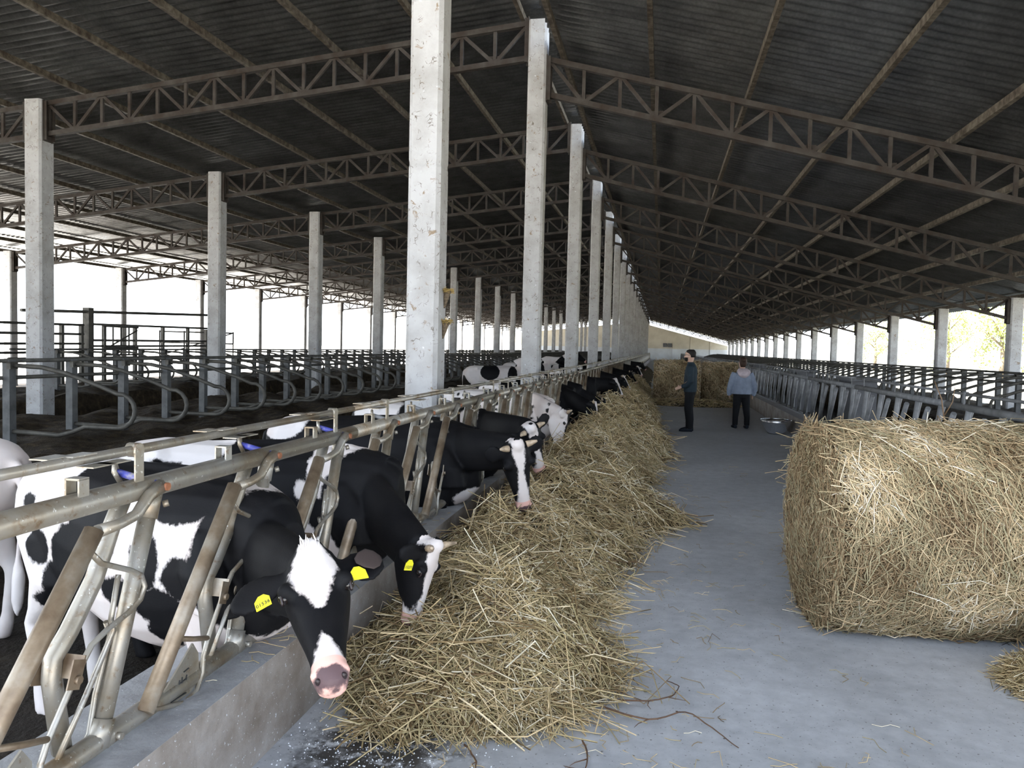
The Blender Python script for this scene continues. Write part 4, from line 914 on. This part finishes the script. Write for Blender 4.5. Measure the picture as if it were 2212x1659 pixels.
heap('hay_heap', 'flat spill of trodden hay around the foot of the far bales', 0.9, 25.4, 1.6, .9, .16, 1500, 72, .007)

# stray stalks on the floor and the kerb
g = np.random.default_rng(5); n = 420
C = np.stack([g.uniform(-1.3, 1.2, n), 3.0+g.random(n)**1.6*9, np.full(n, .006)], 1); C[:140, 0] = g.uniform(-.3, .45, 140); C[140:170] = np.stack([g.uniform(-1.68, -1.57, 30), g.uniform(2.2, 6, 30), np.full(30, .391)], 1)
D = g.normal(0, 1, (n, 3)); D[:, 2] = 0
V, F, T = strands(C, D, np.tile([0., 0., 1.], (n, 1)), g.uniform(.03, .16, n), np.full(n, .0018), .12, np.clip(g.normal(.6, .25, n), 0, 1), 9)
o = inst('stray_stalks', quick_mesh('stray_stalks', V, F, M['hay'], {'tone': T})); tag(o, 'thin stray hay stalks littering the concrete alley floor', 'hay', None, 'stuff')
# roots pulled up with the hay
TW = [([(-.15,3.72,.03),(.0,3.70,.05),(.10,3.78,.05),(.14,3.92,.04),(.08,4.02,.02)],'dark hooked root sticking out of the hay beside the open floor'),
      ([(-.25,3.60,.05),(.0,3.55,.03),(.16,3.62,.05),(.30,3.52,.02),(.38,3.42,.01)],'long reddish root reaching furthest out over the open floor'),
      ([(-.75,3.12,.04),(-.68,3.02,.03),(-.66,2.92,.012)],'short dark root hanging from the near edge of the hay'),
      ([(-.28,3.30,.03),(-.24,3.16,.02),(-.25,3.08,.01)],'thin dark root lying below the near corner of the hay')]
for p, lab in TW:
    sp = []; pp = [Vector(q) for q in p]
    for k in range(len(pp)-1):
        for f in (0, .2, .4, .6, .8):
            q = [pp[max(0, min(len(pp)-1, k+j))] for j in (-1, 0, 1, 2)]
            sp.append(0.5*((2*q[1])+(-q[0]+q[2])*f+(2*q[0]-5*q[1]+4*q[2]-q[3])*f*f+(-q[0]+3*q[1]-3*q[2]+q[3])*f**3)+Vector((random.uniform(-.004,.004), random.uniform(-.004,.004), 0)))
    sp.append(pp[-1])
    r = empty('root', p[0]); o = Vector(p[0])
    MB().tube([q-o for q in sp], [.0045*(1-.6*i/len(sp)) for i in range(len(sp))], 6).build('stem', M['twig'], r)
    for k in (5, 9):
        if k < len(sp):
            d_ = Vector((random.uniform(-.1,.1), random.uniform(-.1,.05), -.01)); MB().tube([sp[k]-o, sp[k]-o+d_*.6, sp[k]-o+d_*1.1+Vector((0.02,0,0))], [.003,.002,.001], 5).build('side_root', M['twig'], r)
    tag(r, lab, 'root', 'roots in the hay')
# lime crumbs
n = 700; g = np.random.default_rng(8); P = np.stack([g.normal(-1.15, .25, n), g.normal(3.08, .2, n)], 1); P = P[P[:, 0] > -1.53]; mb = MB()
for x, y in P:
    s_ = random.uniform(.001, .004); mb.add([(x-s_,y-s_,.0005),(x+s_,y-s_*.6,.0005),(x,y+s_,.0005),(x,y,s_*1.4)], [(0,1,3),(1,2,3),(2,0,3)])
o = mb.build('lime_crumbs', M['lime']); tag(o, 'white lime crumbs spilt over the damp floor beside the kerb', 'lime', None, 'stuff')
# tall dry stalk standing behind the bale
r = empty('dry_stalk', (1.92, 5.75, 1.18))
MB().tube([(0,0,0),(-.03,0,.12),(-.05,.0,.24),(-.10,0,.36)], [.006,.005,.004,.002], 6).build('stem', M['neststraw'] if False else M['hay'], r)
MB().tube([(-.03,0,.12),(.02,0,.22),(.03,0,.32)], [.004,.003,.002], 6).build('side_stem', M['hay'], r)
tag(r, 'forked dry stalk rising from the top of the big bale', 'stalk')

# ================================================================== PEOPLE
def limb(mb, pts, rs, seg=12, flat=1.0):
    mb.loft([(p, *frame_of(pts, i, r, flat)) for i, (p, r) in enumerate(zip(pts, rs))], seg)
def frame_of(pts, i, r, flat):
    t = (Vector(pts[min(i+1, len(pts)-1)])-Vector(pts[max(i-1, 0)])).normalized(); s = Vector((1,0,0)) if abs(t.x) < .9 else Vector((0,1,0))
    sd = (s-t*s.dot(t)).normalized(); return sd*r, t.cross(sd)*r*flat
def hand(mb, w, d, s):
    """palm and five curled fingers; w wrist, d pointing direction, s thumb side."""
    w, d, s = Vector(w), Vector(d).normalized(), Vector(s).normalized(); k = d.cross(s)
    mb.loft([(w, s*.026, k*.018), (w+d*.04, s*.038, k*.016), (w+d*.085, s*.040, k*.014), (w+d*.095, s*.034, k*.010)], 10)
    for j, L in enumerate((.070, .080, .074, .058)):
        b = w+d*.085+s*(.028-.019*j); mb.tube([b, b+d*L*.5+k*.008, b+d*L*.85+k*.028], [.0095, .009, .0075], 8)
    b = w+d*.03+s*.034; mb.tube([b, b+d*.03+s*.025, b+d*.062+s*.028+k*.01], [.011, .010, .008], 8)
def person_man():
    r = empty('person', (.63, 17.02, 0), math.radians(172))      # local +x is the way he faces
    sk = MB()
    hd = Vector((.03, -.02, 1.60))
    sk.loft([((.0,0,1.36),(.05,0,0),(0,.055,0)),((.01,0,1.47),(.055,0,0),(0,.055,0)),((.02,0,1.50),(.075,0,0),(0,.06,0)),((.035,0,1.55),(.10,0,0),(0,.072,0)),((.035,0,1.61),(.105,0,0),(0,.078,0)),((.03,0,1.67),(.095,0,0),(0,.07,0)),((.02,0,1.715),(.05,0,0),(0,.04,0))], 16)
    sk.ball((.135,0,1.585), (.018,.014,.022), 8, 6); sk.ball((.03,.08,1.59), (.02,.012,.03), 8, 6); sk.ball((.03,-.08,1.59), (.02,.012,.03), 8, 6)
    sk.loft([((.0,0,.86),(.11,0,0),(0,.16,0)),((0,0,1.1),(.10,0,0),(0,.15,0)),((0,0,1.3),(.10,0,0),(0,.17,0)),((0,0,1.40),(.06,0,0),(0,.09,0))], 14)
    for sg in (-1, 1):
        limb(sk, [(0,sg*.09,.88),(.02,sg*.10,.50),(-.01,sg*.10,.10),(.02,sg*.10,.05)], [.085,.06,.042,.045])
    limb(sk, [(0,.20,1.34),(-.02,.25,1.08),(.16,.21,.94)], [.05,.042,.03]); hand(sk, (.16,.21,.94), (.9,-.15,-.25), (0,-.3,1))
    limb(sk, [(0,-.20,1.34),(-.02,-.25,1.08),(.14,-.20,.95)], [.05,.042,.03]); hand(sk, (.14,-.20,.95), (.9,.2,-.25), (0,.3,1))
    inst('body', remesh(sk, .011, 2, 'body', M['skin']), r)
    jk = MB()
    jk.loft([((.0,0,.84),(.135,0,0),(0,.19,0)),((.0,0,.95),(.14,0,0),(0,.185,0)),((0,0,1.15),(.135,0,0),(0,.185,0)),((-.01,0,1.30),(.13,0,0),(0,.20,0)),((-.01,0,1.39),(.10,0,0),(0,.15,0)),((0,0,1.44),(.075,0,0),(0,.08,0)),((0.005,0,1.47),(.072,0,0),(0,.075,0))], 18)
    for sg in (-1, 1):
        limb(jk, [(0,sg*.17,1.36),(-.01,sg*.215,1.26),(-.03,sg*.255,1.07),(.05,sg*.235,.99),(.15,sg*.205,.95)], [.085,.075,.062,.056,.046])
    inst('jacket', remesh(jk, .014, 3, 'jacket', M['jacketm']), r)
    tr = MB(); tr.loft([((0,0,.97),(.12,0,0),(0,.165,0)),((0,0,.84),(.125,0,0),(0,.17,0)),((0,0,.76),(.11,0,0),(0,.15,0))], 16)
    for sg in (-1, 1): limb(tr, [(0,sg*.085,.86),(.02,sg*.095,.50),(-.01,sg*.10,.25),(-.01,sg*.10,.07)], [.10,.085,.075,.07])
    inst('trousers', remesh(tr, .014, 3, 'trousers', M['trouserm']), r)
    for sg in (-1, 1):
        MB().loft([((-.08,sg*.10,.045),(0,.032,0),(0,0,.04)),((-.04,sg*.10,.06),(0,.042,0),(0,0,.055)),((.06,sg*.105,.048),(0,.045,0),(0,0,.045)),((.14,sg*.11,.036),(0,.045,0),(0,0,.033)),((.19,sg*.11,.028),(0,.03,0),(0,0,.022))], 12).build('shoe', M['shoe'], r)
    MB().loft([((.0,0,1.735),(.05,0,0),(0,.045,0)),((.01,0,1.715),(.09,0,0),(0,.07,0)),((.005,0,1.67),(.105,0,0),(0,.085,0)),((-.02,0,1.62),(.075,0,0),(0,.084,0)),((-.03,0,1.57),(.06,0,0),(0,.078,0))], 16).build('hair', M['hair'], r)
    MB().loft([((.075,0,1.565),(.055,0,0),(0,.074,0)),((.08,0,1.535),(.062,0,0),(0,.070,0)),((.08,0,1.50),(.055,0,0),(0,.055,0)),((.075,0,1.485),(.03,0,0),(0,.03,0))], 14).build('beard', M['hair'], r)
    gl = empty('sunglasses', (0,0,0)); gl.parent = r
    for sg in (-1, 1):
        MB().box((.132, sg*.036, 1.615), (.014, .055, .036)).build('lens', M['glass'], gl); MB().bar((.13, sg*.066, 1.622), (.02, sg*.085, 1.615), .006, .008).build('temple', M['glass'], gl)
    MB().box((.0,-.276,1.20), (.035,.012,.028)).build('sleeve_badge', M['logo'], r); 
    tag(r, 'bearded man in dark jacket, black trousers and sunglasses standing in the alley', 'person'); return r
def person_woman():
    r = empty('person', (1.80, 18.2, 0), math.radians(100))
    sk = MB()
    sk.loft([((0,0,1.22),(.05,0,0),(0,.05,0)),((.005,0,1.33),(.05,0,0),(0,.05,0)),((.02,0,1.37),(.075,0,0),(0,.06,0)),((.03,0,1.42),(.095,0,0),(0,.07,0)),((.03,0,1.48),(.098,0,0),(0,.074,0)),((.02,0,1.53),(.085,0,0),(0,.066,0)),((.015,0,1.565),(.04,0,0),(0,.035,0))], 16)
    sk.ball((.125,0,1.455), (.016,.013,.02), 8, 6); sk.ball((.025,.077,1.46), (.018,.01,.028), 8, 6); sk.ball((.025,-.077,1.46), (.018,.01,.028), 8, 6)
    sk.loft([((0,0,.76),(.11,0,0),(0,.15,0)),((0,0,1.0),(.095,0,0),(0,.13,0)),((0,0,1.17),(.095,0,0),(0,.15,0)),((0,0,1.26),(.055,0,0),(0,.08,0))], 14)
    for sg in (-1, 1):
        limb(sk, [(0,sg*.085,.78),(.0,sg*.11,.45),(-.02,sg*.13,.10),(.0,sg*.13,.05)], [.085,.06,.042,.045])
        limb(sk, [(0,sg*.18,1.20),(-.03,sg*.27,.98),(.05,sg*.27,.78)], [.045,.04,.028]); hand(sk, (.05,sg*.27,.78), (.35,-.15*sg,-.8), (.8,0,.3))
    inst('body', remesh(sk, .011, 2, 'body', M['skin']), r)
    jk = MB()
    jk.loft([((0,0,.77),(.165,0,0),(0,.225,0)),((0,0,.90),(.16,0,0),(0,.215,0)),((0,0,1.06),(.145,0,0),(0,.195,0)),((-.01,0,1.18),(.13,0,0),(0,.195,0)),((-.01,0,1.26),(.10,0,0),(0,.14,0)),((0,0,1.31),(.08,0,0),(0,.085,0))], 18)
    for sg in (-1, 1): limb(jk, [(0,sg*.16,1.23),(-.01,sg*.215,1.13),(-.03,sg*.27,.98),(.0,sg*.285,.86),(.04,sg*.265,.74)], [.08,.070,.060,.056,.052])
    inst('jacket', remesh(jk, .014, 3, 'jacket', M['jacketw']), r)
    hdm = MB(); hdm.loft([((-.10,0,1.12),(.03,0,0),(0,.05,0)),((-.13,0,1.19),(.05,0,0),(0,.12,0)),((-.11,0,1.26),(.07,0,0),(0,.155,0)),((-.06,0,1.31),(.075,0,0),(0,.14,0)),((-.02,0,1.345),(.05,0,0),(0,.09,0))], 16)
    inst('hood', remesh(hdm, .014, 3, 'hood', M['hood']), r)
    tr = MB(); tr.loft([((0,0,.88),(.12,0,0),(0,.16,0)),((0,0,.76),(.13,0,0),(0,.175,0)),((0,0,.68),(.11,0,0),(0,.155,0))], 16)
    for sg in (-1, 1): limb(tr, [(0,sg*.085,.77),(0,sg*.11,.45),(-.02,sg*.13,.25),(-.02,sg*.13,.07)], [.105,.08,.065,.06])
    inst('trousers', remesh(tr, .014, 3, 'trousers', M['trouserm']), r)
    for sg in (-1, 1):
        MB().loft([((-.08,sg*.13,.045),(0,.032,0),(0,0,.04)),((-.04,sg*.13,.06),(0,.04,0),(0,0,.055)),((.06,sg*.135,.045),(0,.042,0),(0,0,.042)),((.13,sg*.14,.034),(0,.04,0),(0,0,.032)),((.17,sg*.14,.026),(0,.028,0),(0,0,.02))], 12).build('shoe', M['shoe'], r)
    MB().loft([((.0,0,1.595),(.04,0,0),(0,.04,0)),((.0,0,1.575),(.085,0,0),(0,.068,0)),((-.01,0,1.53),(.10,0,0),(0,.083,0)),((-.025,0,1.47),(.085,0,0),(0,.083,0)),((-.03,0,1.41),(.06,0,0),(0,.07,0)),((-.02,0,1.37),(.04,0,0),(0,.05,0))], 16).build('hair', M['hairband'], r)
    MB().ball((-.10,0,1.53), (.05,.055,.05), 10, 8).build('hair_bun', M['hairband'], r)
    tag(r, 'person in pale blue hooded jacket and black trousers seen from behind', 'person'); return r
person_man(); person_woman()

# ================================================================== SMALL THINGS
# drinking bowl at the foot of the far kerb
r = empty('feed_bowl', (2.42, 17.2, 0))
prof = [(.16,.02),(.22,.10),(.30,.24),(.33,.30),(.31,.30),(.28,.24),(.20,.11),(.14,.05)]
vs = [(x*math.cos(a)*1.0, x*math.sin(a)*1.25, z) for x, z in prof for a in np.linspace(0, 2*math.pi, 24, endpoint=False)]
fs = [(j*24+i, j*24+(i+1) % 24, (j+1)*24+(i+1) % 24, (j+1)*24+i) for j in range(len(prof)-1) for i in range(24)]+[tuple(range(23, -1, -1)), tuple((len(prof)-1)*24+i for i in range(24))]
MB().add(vs, fs, True).build('shell', M['bowl'], r)
MB().tube([(.32*math.cos(a), .40*math.sin(a), .30) for a in np.linspace(0, 2*math.pi, 25)], .012, 6).build('rim', M['bowl'], r)
tag(r, 'shiny metal feed bowl on the floor against the far kerb', 'bowl')
# water tanks behind the far barrier
for i, (y, lab) in enumerate(((15.6, 'dark grey water tank behind the far barrier, nearest the camera'), (21.4, 'dark grey water tank behind the far barrier, second from the camera'), (31.0, 'small dark water tank behind the far barrier beyond the two people'))):
    r = empty('water_tank', (3.62, y, Z_DUNG))
    MB().box((0,0,.93), (.45,.95,1.0)).build('tank_body', M['tank'], r); MB().box((0,0,1.46), (.52,1.15,.06)).build('lid', M['tank'], r)
    for sx in (-.17,.17):
        for sy in (-.4,.4): MB().box((sx,sy,.22), (.06,.06,.44)).build('leg', M['tank'], r)
    tag(r, lab, 'tank', 'water tanks behind the far barrier')
# swallow nests on the first column
for i, (z, lab) in enumerate(((2.20, 'upper mud bird nest with yellow straw rim on the thick column'), (1.92, 'lower mud bird nest with yellow straw rim on the thick column'))):
    r = empty('bird_nest', (-1.97, 7.0-.03*i, z))
    mb = MB()
    for k in range(6): 
        t = k/5; rad = .012+.042*t**.6
        if k: mb.loft([((.03*t_+.004, 0, -.16*(1-t_)), (.0,.008+.030*t_**.7,0), (.006+.028*t_**.7,0,0)) for t_ in ((k-1)/5, t)], 12)
    mb.build('mud_cup', M['nest'], r)
    V, F, T = strands(np.stack([np.random.default_rng(i).uniform(.0,.07,60), np.random.default_rng(i+9).uniform(-.06,.06,60), np.random.default_rng(i+4).uniform(-.015,.012,60)], 1), np.random.default_rng(i+3).normal(0,1,(60,3))*[1,1,.3], np.tile([0.,0.,1.],(60,1)), np.full(60,.07), np.full(60,.0022), .2, np.full(60,.8), i)
    o = inst('straw_rim', quick_mesh('straw_rim', V, F, M['neststraw']), r); o['kind'] = 'stuff'
    tag(r, lab, 'bird nest', 'bird nests on the thick column')
# steel channel standing beside the first column
r = empty('barrier_post', (-1.84, 6.93, .385))
MB().box((0,0,.42), (.012,.10,.84)).build('web', M['steel'], r); MB().box((.025,.045,.42), (.05,.012,.84)).build('flange', M['steel'], r); MB().box((.025,-.045,.42), (.05,.012,.84)).build('flange', M['steel'], r)
tag(r, 'dark rusty steel channel post at the foot of the thick column', 'post')

# trees beyond the low eave
def tree(i, x, y, h, lab):
    r = empty('tree', (x, y, -.1)); g = np.random.default_rng(200+i)
    MB().tube([(0,0,0),(.1,.05,h*.25),(0,.1,h*.5),(.1,0,h*.8)], [.22,.17,.11,.04], 8).build('trunk', M['bark'], r)
    for k in range(5):
        a = k*1.3; MB().tube([(0,.05,h*(.25+.08*k)), (math.cos(a)*h*.18, math.sin(a)*h*.18, h*(.42+.08*k)), (math.cos(a)*h*.3, math.sin(a)*h*.3, h*(.55+.06*k))], [.08,.05,.02], 6).build('branch', M['bark'], r)
    n = 5200; cl = g.normal(0, 1, (46, 3))*[h*.2, h*.2, h*.2]+[0, 0, h*.58]
    c = cl[g.integers(0, 46, n)]+g.normal(0, h*.05, (n, 3)); s = g.uniform(.06, .14, n)
    u = g.normal(0, 1, (n, 3)); u /= np.linalg.norm(u, axis=1, keepdims=True); w = np.cross(u, g.normal(0, 1, (n, 3))); w /= np.linalg.norm(w, axis=1, keepdims=True)
    V = np.stack([c-u*s[:, None], c+w*s[:, None]*.5, c+u*s[:, None], c-w*s[:, None]*.5], 1).reshape(-1, 3); F = np.arange(n*4).reshape(-1, 4)
    o = inst('foliage', quick_mesh('foliage', V, F, M['leaf'], smooth=False), r); o['kind'] = 'stuff'
    tag(r, lab, 'tree', 'trees beyond the low eave')
for i, (x, y, h, lab) in enumerate(((22, 38, 7.5, 'sunlit leafy tree outside, seen beside the nearest low eave column'), (25, 50, 8.0, 'sunlit leafy tree outside between the nearest pair of low columns'), (24, 62, 6.5, 'pale overexposed tree outside between the second pair of low columns'), (27, 82, 7.5, 'bright tree outside beyond the third low column'), (26, 104, 6.5, 'farthest bright tree outside, small between distant low columns'))): tree(i, x, y, h, lab)
